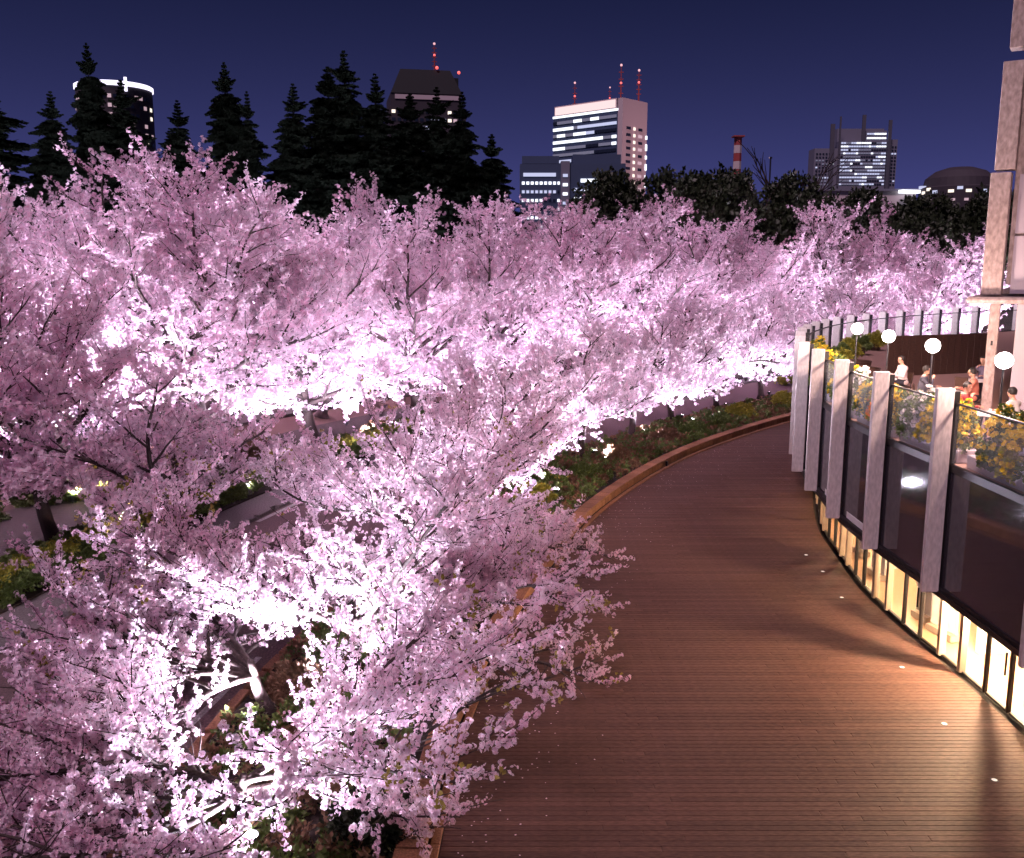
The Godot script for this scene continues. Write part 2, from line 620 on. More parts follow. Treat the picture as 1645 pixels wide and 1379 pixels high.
# ---------------------------------------------------------------- the scene
func _ready() -> void:
	rng.seed = 7
	# camera, sky, city glow fill, exposure
	var cam := Camera3D.new()
	cam.name = "camera"
	add_child(cam)
	cam.position = Vector3(0, 9.0, 0)
	cam.rotation_degrees = Vector3(-10.0, 0, 0)
	cam.fov = 49.4
	cam.near = 0.1
	cam.far = 4000.0
	cam.current = true
	var env := Environment.new()
	env.background_mode = Environment.BG_SKY
	var sm := ProceduralSkyMaterial.new()
	sm.sky_top_color = lin(0.0004, 0.0022, 0.0105)
	sm.sky_horizon_color = lin(0.059, 0.062, 0.222)
	sm.sky_curve = 0.088
	sm.ground_bottom_color = lin(0.01, 0.008, 0.02)
	sm.ground_horizon_color = lin(0.05, 0.04, 0.11)
	var sky := Sky.new()
	sky.sky_material = sm
	env.sky = sky
	env.tonemap_mode = Environment.TONE_MAPPER_LINEAR
	env.tonemap_exposure = 1.35
	env.sdfgi_enabled = true
	env.ssao_enabled = true
	env.ssil_enabled = true
	var we := WorldEnvironment.new()
	we.name = "environment"
	we.environment = env
	add_child(we)
	var city_fill := DirectionalLight3D.new()  # added soft fill for city glow, raised to brighten blossom, deck and fins
	city_fill.name = "city_fill_light"
	city_fill.light_energy = 0.5
	city_fill.light_color = Color(0.98, 0.84, 0.92)
	city_fill.light_angular_distance = 12.0
	city_fill.shadow_enabled = true
	city_fill.sky_mode = DirectionalLight3D.SKY_MODE_LIGHT_ONLY
	city_fill.rotation_degrees = Vector3(-58, -30, 0)
	add_child(city_fill)

	make_materials()
	var kerb := plan_curve([Vector2(-1.5, 4), Vector2(-1.5, -4), Vector2(-1.45, -9), Vector2(-1.32, -13), Vector2(-1.06, -16.85), Vector2(-0.3, -21.05), Vector2(1.5, -28), Vector2(3.2, -33.5), Vector2(6.6, -40.6), Vector2(10.3, -46.4), Vector2(15.8, -53.2), Vector2(22, -59.5), Vector2(30, -66), Vector2(42, -74), Vector2(56, -82)])
	var front := plan_curve([Vector2(9.55, 2), Vector2(9.35, -8), Vector2(9.27, -14), Vector2(9.18, -19.4), Vector2(9.05, -22.5), Vector2(9.1, -25.4), Vector2(9.5, -28.6), Vector2(9.9, -31.3), Vector2(11.2, -36), Vector2(13.0, -40.8), Vector2(16.6, -47), Vector2(22, -53), Vector2(29, -58.5), Vector2(37, -63)])
	build_ground(kerb)
	build_boardwalk(kerb, front)
	build_kerb(kerb)
	build_skyline()
	build_terrace_building(front)
	build_tower()
	build_background_trees()
	build_planting(kerb)
	build_cherries(kerb)
	build_terrace_things(front)
	build_small_things(kerb, front)


func make_materials() -> void:
	unit_box = BoxMesh.new()
	mat("soil", Color(0.05, 0.032, 0.026), 0.95)
	textured(M.soil, noise_tex(0.02, Color(0.55, 0.55, 0.55), Color(1, 1, 1), 5), Vector3(0.5, 0.5, 0.5), 3.0)
	mat("asphalt", Color(0.20, 0.125, 0.13), 0.8)
	textured(M.asphalt, noise_tex(0.08, Color(0.6, 0.6, 0.62), Color(1, 1, 1), 5, 512, 512, 3), Vector3(0.35, 0.35, 0.35), 0.6)
	mat("pavement", Color(0.26, 0.23, 0.24), 0.85)
	textured(M.pavement, noise_tex(0.05, Color(0.6, 0.6, 0.6), Color(1, 1, 1), 5, 512, 512, 4), Vector3(0.5, 0.5, 0.5), 0.4)
	mat("brown_path", Color(0.16, 0.085, 0.06), 0.9)
	textured(M.brown_path, M.asphalt.albedo_texture, Vector3(0.4, 0.4, 0.4), 0.5)
	mat("paint", Color(0.72, 0.70, 0.70), 0.6)
	textured(M.paint, noise_tex(0.06, Color(0.55, 0.55, 0.55), Color(1, 1, 1), 4, 256, 256, 5), Vector3(0.8, 0.8, 0.8))
	var grain := noise_tex(0.03, Color(0.55, 0.53, 0.52), Color(1, 1, 1), 5, 512, 512, 6)
	for i in 4:
		var k: float = [0.84, 1.0, 1.12, 0.92][i]
		var m := mat("deck%d" % i, Color(0.158 * k, 0.082 * k, 0.064 * k), 0.66, {"metallic_specular": 0.3})
		textured(m, grain, Vector3(0.35, 3.0, 3.0), 0.25)
	var stone := noise_tex(0.04, Color(0.62, 0.6, 0.6), Color(1, 1, 1), 5, 512, 512, 8)
	for i in 3:
		var k: float = [0.85, 1.0, 1.15][i]
		var m := mat("brick%d" % i, Color(0.42 * k, 0.20 * k, 0.11 * k), 0.85)
		textured(m, stone, Vector3(0.9, 0.9, 0.9), 0.4)
	mat("bark", Color(0.10, 0.07, 0.066), 0.9)
	textured(M.bark, noise_tex(0.03, Color(0.45, 0.42, 0.42), Color(1, 1, 1), 4, 256, 256, 9), Vector3(2, 5, 2), 1.0)
	mat("blossom", Color(1, 1, 1), 0.7, {"vertex_color_use_as_albedo": true, "backlight_enabled": true, "backlight": Color(0.95, 0.93, 0.95)})
	mat("young_leaf", Color(0.30, 0.24, 0.05), 0.6, {"vertex_color_use_as_albedo": true, "backlight_enabled": true, "backlight": Color(0.6, 0.6, 0.3)})
	mat("leaf_dark", Color(0.022, 0.032, 0.012), 0.55, {"vertex_color_use_as_albedo": true})
	mat("leaf_mid", Color(0.11, 0.16, 0.035), 0.55, {"vertex_color_use_as_albedo": true})
	mat("leaf_lime", Color(0.34, 0.33, 0.04), 0.55, {"vertex_color_use_as_albedo": true, "backlight_enabled": true, "backlight": Color(0.4, 0.4, 0.2)})
	mat("leaf_brown", Color(0.20, 0.11, 0.06), 0.7, {"vertex_color_use_as_albedo": true})
	mat("needle", Color(0.008, 0.012, 0.008), 0.9, {"metallic_specular": 0.1, "vertex_color_use_as_albedo": true})
	mat("yellow_petal", Color(0.85, 0.66, 0.03), 0.6, {"vertex_color_use_as_albedo": true, "backlight_enabled": true, "backlight": Color(0.5, 0.4, 0.1)})
	mat("white_petal", Color(0.80, 0.78, 0.80), 0.6, {"vertex_color_use_as_albedo": true})
	mat("orange_petal", Color(0.75, 0.25, 0.05), 0.6, {"vertex_color_use_as_albedo": true})
	mat("lamp_metal", Color(0.08, 0.08, 0.085), 0.4, {"metallic": 0.8})
	glow("flood_glow", Color(0.95, 0.93, 1.0), 30.0)
	glow("globe_glow", Color(1.0, 0.86, 0.84), 22.0)
	glow("shop_glow", Color(1.0, 0.82, 0.6), 12.0)
	mat("concrete", Color(0.66, 0.59, 0.57), 0.8)
	textured(M.concrete, noise_tex(0.03, Color(0.82, 0.82, 0.82), Color(1, 1, 1), 5, 512, 512, 10), Vector3(0.7, 0.25, 0.7), 0.1)
	mat("dark_frame", Color(0.02, 0.018, 0.02), 0.35, {"metallic": 0.5})
	mat("pale_frame", Color(0.45, 0.36, 0.28), 0.5)
	mat("dark_glass", Color(0.042, 0.036, 0.044), 0.05, {"metallic_specular": 1.0})
	mat("clear_glass", Color(0.9, 0.95, 0.95, 0.06), 0.03, {"transparency": BaseMaterial3D.TRANSPARENCY_ALPHA, "metallic_specular": 0.3})
	mat("plaster", Color(0.78, 0.76, 0.74), 0.9)
	mat("warm_floor", Color(0.50, 0.30, 0.18), 0.5)
	mat("terrace_tile", Color(0.36, 0.22, 0.18), 0.7)
	mat("timber", Color(0.10, 0.05, 0.035), 0.6)
	textured(M.timber, grain, Vector3(0.4, 3, 0.4), 0.2)
	mat("orange_box", Color(0.60, 0.16, 0.03), 0.6)
	mat("white_enamel", Color(0.75, 0.74, 0.74), 0.4)
	mat("tower_panel", Color(0.42, 0.37, 0.42), 0.45)
	mat("tower_stone", Color(0.52, 0.42, 0.39), 0.75)
	textured(M.tower_stone, stone, Vector3(0.5, 0.2, 0.5), 0.1)
	mat("skin", Color(0.50, 0.28, 0.20), 0.6, {"subsurf_scatter_enabled": true, "subsurf_scatter_strength": 0.15})
	mat("hair", Color(0.012, 0.009, 0.008), 0.5)
	rng.seed = 91
	M.leaf_small = leaf_clump(6, 0.055, 0.09)
	M.clump_fine = leaf_clump(40, 0.075, 0.2)
	M.clump_big = leaf_clump(46, 0.26, 0.75)


func build_ground(kerb: Dictionary) -> void:
	var g := MB.new()
	g.quad(Vector3(-1800, -0.12, 200), Vector3(1800, -0.12, 200), Vector3(1800, -0.12, -3000), Vector3(-1800, -0.12, -3000))
	setting("ground", g.make(), M.soil)
	var e: float = kerb.total - 1.0
	setting("planting_bed", ribbon(kerb, 1, e, 0.42, 4.5, -0.1, 0.24), M.soil)
	setting("road", ribbon(kerb, 1, e, 4.75, 11.4, -0.1, 0.0), M.asphalt)
	setting("pavement", ribbon(kerb, 1, e, 11.62, 13.0, -0.1, 0.10), M.pavement)
	setting("planting_bed", ribbon(kerb, 1, e, 13.0, 20.5, -0.1, 0.16), M.soil)
	setting("path", ribbon(kerb, 1, e, 20.5, 24.5, -0.1, 0.02), M.brown_path)
	setting("planting_bed", ribbon(kerb, 1, e, 24.5, 60, -0.1, 0.2, 2.0), M.soil)
	# painted lines on the road
	var marks := Node3D.new()
	marks.name = "road_markings"
	add_child(marks)
	tag(marks, "", "", "", "structure")
	for q in [[-10.05, -19.4, 0.16, 3.2, 0.03], [-11.45, -27.3, 0.26, 2.6, -0.22], [-8.6, -33.5, 0.18, 3.0, -0.3]]:
		bpart(marks, "painted_line", M.paint, Vector3(q[0], 0.004, q[1]), Vector3(q[2], 0.006, q[3]), q[4])
	bpart(marks, "painted_line", M.paint, Vector3(-11.4, 0.004, -21.4), Vector3(2.3, 0.006, 0.22), 0.06)
	for i in 9:
		var s := 22.0 + i * 6.0
		var p := off3(kerb, s, 5.3, 0.004)
		var h := heading(kerb, s)
		bpart(marks, "painted_line", M.paint, p, Vector3(0.14, 0.006, 3.4), atan2(h.x, h.y))


func build_boardwalk(kerb: Dictionary, front: Dictionary) -> void:
	rng.seed = 21
	var deck := Node3D.new()
	deck.name = "boardwalk"
	add_child(deck)
	tag(deck, "", "", "", "structure")
	var meshes := {}
	var row := 0
	var z := -10.6
	var far := [MB.new(), MB.new(), MB.new(), MB.new()]
	while z > -66.0:
		var w := 0.138
		var x0 := x_at_z(kerb, z) + 0.19
		var x1 := x_at_z(front, z) + 0.72 if z > -62.0 else x_at_z(kerb, z) + 7.5
		var cuts := [x0]
		var first := 2.2 + 1.7 * fmod(row * 0.618, 1.0)
		var x: float = x0 + first
		while x < x1 - 1.2:
			cuts.append(x)
			x += 3.9
		cuts.append(x1)
		for i in cuts.size() - 1:
			var L: float = cuts[i + 1] - cuts[i] - 0.006
			var mid := Vector3((cuts[i] + cuts[i + 1]) * 0.5, -0.02 + rng.randf_range(-0.0012, 0.0012), z)
			var tone := rng.randi() % 4
			if z > -23.2:
				if not meshes.has(0):
					meshes[0] = cbox(Vector3(1, 0.04, w - 0.008), 0.005)
				part(deck, "plank", meshes[0], M["deck%d" % tone], Transform3D(Basis.from_scale(Vector3(L, 1, 1)), mid))
			else:
				var mb: MB = far[tone]
				var h := Vector3(L * 0.5, 0.02, (w - 0.008) * 0.5)
				mb.quad(mid + Vector3(-h.x, h.y, h.z), mid + Vector3(-h.x, h.y, -h.z), mid + Vector3(h.x, h.y, -h.z), mid + Vector3(h.x, h.y, h.z))
				mb.quad(mid + Vector3(-h.x, h.y, h.z), mid + Vector3(h.x, h.y, h.z), mid + Vector3(h.x, -h.y, h.z), mid + Vector3(-h.x, -h.y, h.z))
		z -= w
		row += 1
	for i in 4:
		var o := part(deck, "far_planks", far[i].make(), M["deck%d" % i])
		o.set_meta("kind", "stuff")
	var joists := MB.new()
	joists.quad(Vector3(-3, -0.06, 5), Vector3(45, -0.06, 5), Vector3(45, -0.06, -70), Vector3(-3, -0.06, -70))
	var dark := mat("joist", Color(0.02, 0.014, 0.012), 0.9)
	setting("deck_underlay", joists.make(), dark)


func build_kerb(kerb: Dictionary) -> void:
	rng.seed = 33
	var wall := thing("kerb_wall", "low orange brown stone kerb wall curving along the boardwalk edge", "kerb")
	var cope := []
	var face := []
	for i in 3:
		cope.append(cbox(Vector3(0.46, 0.09, 0.592), 0.014))
		face.append(cbox(Vector3(0.36, 0.25, 0.392), 0.012))
	var s0 := s_at_z(kerb, -10.0)
	var s := s0
	while s < kerb.total - 14.0:
		var p := off3(kerb, s, 0.2, 0.325)
		var h := heading(kerb, s)
		var xf := Transform3D(Basis(Vector3.UP, atan2(h.x, h.y)), p + Vector3(0, rng.randf_range(-0.003, 0.003), 0))
		part(wall, "coping_stone", cope[0], M["brick%d" % (rng.randi() % 3)], xf)
		s += 0.6
	s = s0
	while s < kerb.total - 14.0:
		var p := off3(kerb, s, 0.2, 0.153)
		var h := heading(kerb, s)
		var xf := Transform3D(Basis(Vector3.UP, atan2(h.x, h.y)), p)
		xf.origin += xf.basis.x * rng.randf_range(-0.004, 0.004)
		part(wall, "face_stone", face[0], M["brick%d" % (rng.randi() % 3)], xf)
		s += 0.4
	s = s0
	var strip := cbox(Vector3(0.15, 0.06, 0.592), 0.01)
	while s < kerb.total - 14.0:
		var h := heading(kerb, s)
		part(wall, "edging_stone", strip, M["brick%d" % (rng.randi() % 2)], Transform3D(Basis(Vector3.UP, atan2(h.x, h.y)), off3(kerb, s, -0.10, 0.012)))
		s += 0.6
	var back := thing("road_kerb", "narrow brown kerbstones between the cherry bed and the red road", "kerb")
	var kb := cbox(Vector3(0.22, 0.34, 0.792), 0.02)
	s = s0
	while s < kerb.total - 20.0:
		var h := heading(kerb, s)
		part(back, "kerbstone", kb, M["brick%d" % (rng.randi() % 3)], Transform3D(Basis(Vector3.UP, atan2(h.x, h.y)), off3(kerb, s, 4.62, 0.13)))
		s += 0.8
	var left := thing("pavement_kerb", "pale grey kerbstones edging the pavement below the clipped hedge", "kerb")
	var kp := cbox(Vector3(0.2, 0.26, 0.992), 0.02)
	s = s_at_z(kerb, -6.0)
	while s < kerb.total - 30.0:
		var h := heading(kerb, s)
		part(left, "kerbstone", kp, M.pavement, Transform3D(Basis(Vector3.UP, atan2(h.x, h.y)), off3(kerb, s, 11.5, 0.0)))
		s += 1.16


# ---------------------------------------------------------------- far buildings
func window_grid(b: Node3D, mats_: Array, weights: Array, origin: Vector3, across: Vector3, cols: int, rows: int, step_x: float, step_y: float, size: Vector2, skip := 0.0) -> void:
	# windows as thin boxes standing proud of the wall whose foot runs from origin along across
	var turn := atan2(-across.z, across.x)
	for r in rows:
		var run := rng.randf()
		for k in cols:
			if rng.randf() < 0.35:
				run = rng.randf()
			if rng.randf() < skip:
				continue
			var pick := 0
			var acc := 0.0
			for i in weights.size():
				acc += weights[i]
				if run < acc:
					pick = i
					break
			bpart(b, "window", mats_[pick], origin + across * ((k + 0.5) * step_x) + Vector3(0, (r + 0.5) * step_y, 0), Vector3(size.x, size.y, 0.5), turn)


func aerial(b: Node3D, at: Vector3, h: float, r: float) -> void:
	var mb := MB.new()
	mb.tube(PackedVector3Array([Vector3.ZERO, Vector3(0, h, 0)]), PackedFloat32Array([r, r * 0.4]), 6)
	for i in 5:
		mb.box(Vector3(0, h * (0.25 + 0.15 * i), 0), Vector3(r * 5, r * 0.8, r * 0.8))
	var a := part(b, "aerial", mb.make(), M.mast_red, Transform3D(Basis(), at))
	for y in [0.62, 1.0]:
		var s := SphereMesh.new()
		s.radius = r * 1.3
		s.height = r * 2.6
		s.radial_segments = 8
		s.rings = 4
		part(a, "warning_light", s, M.red_glow if y < 1.0 else M.pink_glow, Transform3D(Basis(), Vector3(0, h * y, 0)))


func build_skyline() -> void:
	rng.seed = 55
	glow("red_glow", Color(1.0, 0.12, 0.1), 1.2)
	glow("pink_glow", Color(1.0, 0.5, 0.55), 0.8)
	glow("win_white", Color(0.86, 0.9, 1.0), 1.3)
	glow("win_mid", Color(0.6, 0.66, 0.95), 0.62)
	glow("win_low", Color(0.3, 0.38, 0.62), 0.16)
	glow("win_warm", Color(1.0, 0.86, 0.72), 1.0)
	glow("win_rose", Color(0.9, 0.6, 0.7), 0.4)
	glow("crown_glow", Color(0.82, 0.76, 1.0), 1.5)
	mat("win_dark", Color(0.02, 0.03, 0.05), 0.2)
	mat("blue_wall", Color(0.06, 0.09, 0.16), 0.5)
	mat("grey_wall", Color(0.2, 0.2, 0.26), 0.6)
	mat("pier_wall", Color(0.1, 0.1, 0.13), 0.6)
	mat("dark_wall", Color(0.045, 0.036, 0.048), 0.7)
	mat("pale_wall", Color(0.62, 0.52, 0.54), 0.7)
	mat("roof_dark", Color(0.006, 0.007, 0.011), 0.8)
	mat("mast_red", Color(0.35, 0.06, 0.06), 0.6)
	mat("mast_white", Color(0.6, 0.5, 0.5), 0.6)

	# bright office tower with a near corner, lit glass front and pale side
	var b := thing("office_tower", "bright office tower with lit glass bands, white parapet and pale pink side wall", "building", Vector3(67.1, -9, -600))
	var u := Vector3(-19.8, 0, -18.0).normalized()     # along the glass front, away from the near corner
	var w := Vector3(18.0, 0, -19.8).normalized()      # along the pale side
	var turn := atan2(-u.z, u.x)
	bpart(b, "wall", M.blue_wall, u * 27 + w * 13 + Vector3(0, 56.5, 0), Vector3(54, 113, 26), turn)
	bpart(b, "side_wall", M.pale_wall, u * 0.2 + w * 13 + Vector3(0, 59.5, 0), Vector3(3.6, 119, 26.6), turn)
	bpart(b, "parapet", M.pale_wall, u * 28.6 + w * 12 + Vector3(0, 116.2, 0), Vector3(50, 6.2, 23), turn)
	bpart(b, "parapet_glow_band", glow("parapet_glow", Color(1.0, 0.72, 0.7), 0.75), u * 28.6 + w * 0.2 + Vector3(0, 116.2, 0), Vector3(48, 4.6, 0.6), turn)  # white parapet given its brightness by emission
	bpart(b, "cornice_light", M.win_white, u * 28 - w * 0.2 + Vector3(0, 112.4, 0), Vector3(52.5, 1.3, 0.5), turn)
	var front_o := u * 54 - w * 0.25 + Vector3(0, 58, 0)
	window_grid(b, [M.win_white, M.win_mid, M.win_low, M.win_dark], [0.46, 0.16, 0.2, 0.18], front_o, -u, 15, 13, 3.4, 4.05, Vector2(3.3, 1.75))
	var so := u * -1.7 + Vector3(0, 50, 0)
	for r in 13:
		for k in 3:
			var m_: Material = [M.win_dark, M.win_warm, M.win_rose][k]
			if k == 2 and r % 2 == 0:
				m_ = M.win_dark
			bpart(b, "window", m_, so + w * (6.0 + k * 6.4) + Vector3(0, 3 + r * 4.05, 0), Vector3(0.6, 1.7, [4.2, 1.9, 3.8][k]), turn)
	for r in 8:
		bpart(b, "corner_window", M.win_white, so + w * 25.6 + Vector3(0, 18 + r * 4.05 + (r % 3) * 1.2, 0), Vector3(0.7, 2.2, 1.5), turn)
	aerial(b, u * 46 + w * 12 + Vector3(0, 113, 0), 22, 0.55)
	aerial(b, u * 22 + w * 18 + Vector3(0, 113, 0), 17, 0.4)
	aerial(b, u * 9 + w * 12 + Vector3(0, 113, 0), 28, 0.6)
	aerial(b, u * 1.0 + w * 20 + Vector3(0, 119, 0), 19, 0.6)
	# added unseen floodlight on a tall mast, brightening the pale side wall
	var fl := thing("added_facade_flood", "added mast floodlight washing the pale side of the bright office tower", "floodlight", Vector3(150, 70, -560))
	bpart(fl, "housing", M.lamp_metal, Vector3.ZERO, Vector3(1.6, 1.0, 1.0))
	bpart(fl, "lens", M.win_rose, Vector3(-0.82, 0, 0), Vector3(0.06, 0.8, 0.8))
	bpart(fl, "mast", M.lamp_metal, Vector3(0, -35, 0), Vector3(0.8, 69, 0.8))
	var sp := SpotLight3D.new()
	sp.name = "beam"
	sp.light_color = Color(1.0, 0.78, 0.82)
	sp.light_energy = 2200.0
	sp.light_size = 0.4
	sp.spot_angle = 40
	sp.spot_range = 300
	sp.spot_attenuation = 2.0
	sp.shadow_enabled = true
	fl.add_child(sp)
	sp.look_at_from_position(Vector3(148.5, 70, -560), Vector3(79, 85, -610))
	sp.position = Vector3(-1.5, 0, 0)

	# lower blue office blocks before it
	b = thing("office_block", "low dark blue office block with rows of small lit windows, left of its stepped twin", "building", Vector3(16.7, -1.5, -452))
	bpart(b, "wall", M.blue_wall, Vector3(-3.5, 28, 0), Vector3(19, 56, 18))
	bpart(b, "roof_house", M.blue_wall, Vector3(-3.5, 58, 0), Vector3(17, 3.4, 15))
	window_grid(b, [M.win_white, M.win_mid, M.win_dark], [0.4, 0.25, 0.35], Vector3(-12.5, 26, 9.1), Vector3.RIGHT, 9, 6, 2.05, 3.9, Vector2(1.3, 1.3))
	bpart(b, "lit_window_band", M.win_mid, Vector3(-4, 51.2, 9.1), Vector3(15, 1.6, 0.5))
	b = thing("office_block", "stepped dark blue office block in front of the bright office tower", "building", Vector3(37, -2.5, -450))
	bpart(b, "wall", M.blue_wall, Vector3(0, 28.5, 0), Vector3(30, 57, 18))
	bpart(b, "roof_house", M.blue_wall, Vector3(2, 59, 0), Vector3(22, 4.5, 14))
	bpart(b, "stair_tower", M.grey_wall, Vector3(-12.6, 29, 0.6), Vector3(4, 58, 18.4))
	for r in 7:
		bpart(b, "stair_window", M.win_white if r % 3 else M.win_mid, Vector3(-12.6, 27 + r * 4.1, 9.9), Vector3(2.2, 1.3, 0.5))
	window_grid(b, [M.win_white, M.win_mid, M.win_dark], [0.5, 0.25, 0.25], Vector3(-9, 27, 9.1), Vector3.RIGHT, 9, 5, 2.4, 4.1, Vector2(1.5, 1.3))
	bpart(b, "lit_window_band", M.win_white, Vector3(1.5, 49.4, 9.1), Vector3(14, 1.6, 0.5))

	# dark tower with a hipped roof behind the cedars
	b = thing("hipped_tower", "dark tower with sloping hipped roof and scattered lit windows behind the cedars", "building", Vector3(-47, -4, -520), 0.2)
	bpart(b, "wall", M.dark_wall, Vector3(0, 46.5, 0), Vector3(40, 93, 34))
	bpart(b, "setback_wall", M.dark_wall, Vector3(-0.5, 96.5, 0), Vector3(36.5, 7, 30))
	var rf := MB.new()
	var lo := Vector3(18.6, 100, 15.4)
	var hi := Vector3(13, 113, 9)
	var q0 := []
	for sg in [[-1, 1], [1, 1], [1, -1], [-1, -1]]:
		q0.append([Vector3(lo.x * sg[0], lo.y, lo.z * sg[1]), Vector3(hi.x * sg[0], hi.y, hi.z * sg[1])])
	for i in 4:
		var j := (i + 1) % 4
		rf.quad_out(q0[i][0], q0[j][0], q0[j][1], q0[i][1], Vector3(0, 105, 0))
	rf.quad_out(q0[0][1], q0[1][1], q0[2][1], q0[3][1], Vector3(0, 105, 0))
	rf.quad_out(q0[0][0], q0[1][0], q0[2][0], q0[3][0], Vector3(0, 105, 0))
	rf.box(Vector3(9, 107, -9), Vector3(20, 9, 14))
	part(b, "roof", rf.make(), M.roof_dark)
	bpart(b, "eaves_band", M.pale_wall, Vector3(0, 98.2, 15.2), Vector3(33, 2.2, 0.5))
	window_grid(b, [M.win_warm, M.win_mid, M.win_rose, M.win_dark], [0.12, 0.16, 0.2, 0.52], Vector3(-19, 34, 17.1), Vector3.RIGHT, 13, 15, 2.9, 3.9, Vector2(1.9, 1.6), 0.15)
	for q in [[-16.5, 100.6], [17.5, 112.0], [6, 114]]:
		var s := SphereMesh.new()
		s.radius = 0.8
		s.height = 1.6
		part(b, "warning_light", s, M.red_glow, Transform3D(Basis(), Vector3(q[0], q[1], 10)))
	aerial(b, Vector3(6, 113, 0), 15, 0.5)

	# round tower with a glowing crown
	b = thing("round_tower", "round tower with a glowing white crown ring behind the cedars", "building", Vector3(-171, -6, -420))
	var cy := MB.new()
	cy.lathe([Vector2(15.4, 0), Vector2(15.4, 89.5), Vector2(14.6, 89.5), Vector2(14.6, 88.6), Vector2(0, 88.6)], 40)
	part(b, "wall", cy.make(), M.dark_wall)
	var ring := MB.new()
	ring.lathe([Vector2(15.6, 88.3), Vector2(15.9, 88.3), Vector2(15.9, 90.0), Vector2(15.4, 90.3), Vector2(15.4, 89.5)], 48)
	part(b, "crown_light", ring.make(), M.crown_glow)
	bpart(b, "crown_fin_light", M.crown_glow, Vector3(10, 89.0, 12.4), Vector3(1.0, 5.6, 0.8))
	for r in 14:
		for k in 22:
			if rng.randf() < 0.42:
				continue
			var a := TAU * k / 44.0 + 0.03
			var m_: Material = M.win_warm if rng.randf() < 0.14 else (M.win_rose if rng.randf() < 0.4 else M.win_dark)
			bpart(b, "window", m_, Vector3(cos(a) * 15.4, 36 + r * 3.7, sin(a) * 15.4), Vector3(1.5, 1.5, 0.5), PI / 2 - a)

	# tall block with roof piers to the right
	b = thing("roof_pier_tower", "grey office tower with dark roof piers and a wall of small lit windows", "building", Vector3(370, -9, -1040))
	b.scale = Vector3.ONE * 2.0
	bpart(b, "wall", M.grey_wall, Vector3(1.75, 36.9, 0), Vector3(24.5, 73.8, 12))
	bpart(b, "upper_wall", M.grey_wall, Vector3(8.5, 76.4, -0.3), Vector3(11, 5.2, 11))
	bpart(b, "plant_house", M.grey_wall, Vector3(2, 77.2, -3), Vector3(25, 7.0, 6))
	bpart(b, "wing", M.grey_wall, Vector3(-17, 35, -1), Vector3(13, 70, 10))
	bpart(b, "wing", M.grey_wall, Vector3(17.3, 37.3, -1), Vector3(6.5, 74.6, 10))
	bpart(b, "pier", M.pier_wall, Vector3(-11.2, 68, 6.2), Vector3(0.8, 36, 0.8))
	bpart(b, "pier", M.pier_wall, Vector3(1.4, 78.4, 5.6), Vector3(1.8, 17, 1.0))
	bpart(b, "pier", M.pier_wall, Vector3(15.2, 60, 6.2), Vector3(1.6, 48.4, 1.2))
	bpart(b, "pier", M.pier_wall, Vector3(-14.5, 66, 4.2), Vector3(2.2, 33, 1.0))
	window_grid(b, [M.win_white, M.win_mid, M.win_low, M.win_dark], [0.2, 0.45, 0.25, 0.1], Vector3(-10.3, 50.4, 6.05), Vector3.RIGHT, 18, 13, 1.34, 1.77, Vector2(1.05, 0.75))
	window_grid(b, [M.win_mid, M.win_white], [0.7, 0.3], Vector3(3.4, 74.0, 5.25), Vector3.RIGHT, 8, 2, 1.3, 2.2, Vector2(1.05, 0.8))
	window_grid(b, [M.win_low, M.win_mid, M.win_white, M.win_dark], [0.25, 0.15, 0.08, 0.52], Vector3(-23.0, 50.4, 4.05), Vector3.RIGHT, 6, 10, 1.7, 1.77, Vector2(0.9, 0.7))
	window_grid(b, [M.win_mid, M.win_white, M.win_dark], [0.1, 0.06, 0.84], Vector3(15.8, 50.4, 4.05), Vector3.RIGHT, 3, 12, 1.5, 1.77, Vector2(0.9, 0.7))

	b = thing("lit_pavilion", "low pale hall with a bright white slanting canopy below the grey tower", "building", Vector3(158, 0.2, -420))
	bpart(b, "wall", M.pale_wall, Vector3(-6, 20, 0), Vector3(44, 40, 14))
	bpart(b, "roof", M.grey_wall, Vector3(-6, 40.4, 0), Vector3(46, 0.9, 16))
	bpart(b, "canopy_light", M.win_white, Vector3(12, 39.5, 9.5), Vector3(9, 1.4, 3), 0.3)
	bpart(b, "canopy_light", M.win_mid, Vector3(20, 41.2, 9.2), Vector3(7, 1.2, 3), -0.2)
	bpart(b, "window", M.win_warm, Vector3(-6, 38.2, 7.1), Vector3(2.6, 2.6, 0.5))

	b = thing("domed_hall", "low round building with a dark domed roof and a ring of lit windows", "building", Vector3(191, -2, -410))
	var dm := MB.new()
	dm.lathe([Vector2(16, 0), Vector2(16, 43), Vector2(14.5, 43.6), Vector2(13.8, 47), Vector2(10, 50.0), Vector2(5, 51.6), Vector2(0, 52)], 32)
	part(b, "wall", dm.make(), M.dark_wall)
	for k in 15:
		var a := PI * (k + 0.5) / 15.0
		if k % 4 != 3:
			bpart(b, "window", M.win_warm if k % 3 else M.win_mid, Vector3(cos(a) * 15.9, 41.0 + (k % 2) * 1.2, sin(a) * 15.9), Vector3(2.2, 1.2, 0.5), PI / 2 - a)
	for k in 9:
		var a := PI * (k + 0.8) / 10.0
		bpart(b, "window", M.win_rose, Vector3(cos(a) * 16, 37.5, sin(a) * 16), Vector3(1.6, 1.0, 0.5), PI / 2 - a)

	b = thing("radio_mast", "red and white striped mast on a pale base above the dark trees", "mast", Vector3(70, -4, -300))
	bpart(b, "base", M.pale_wall, Vector3(1.5, 19, 0), Vector3(6, 38, 5))
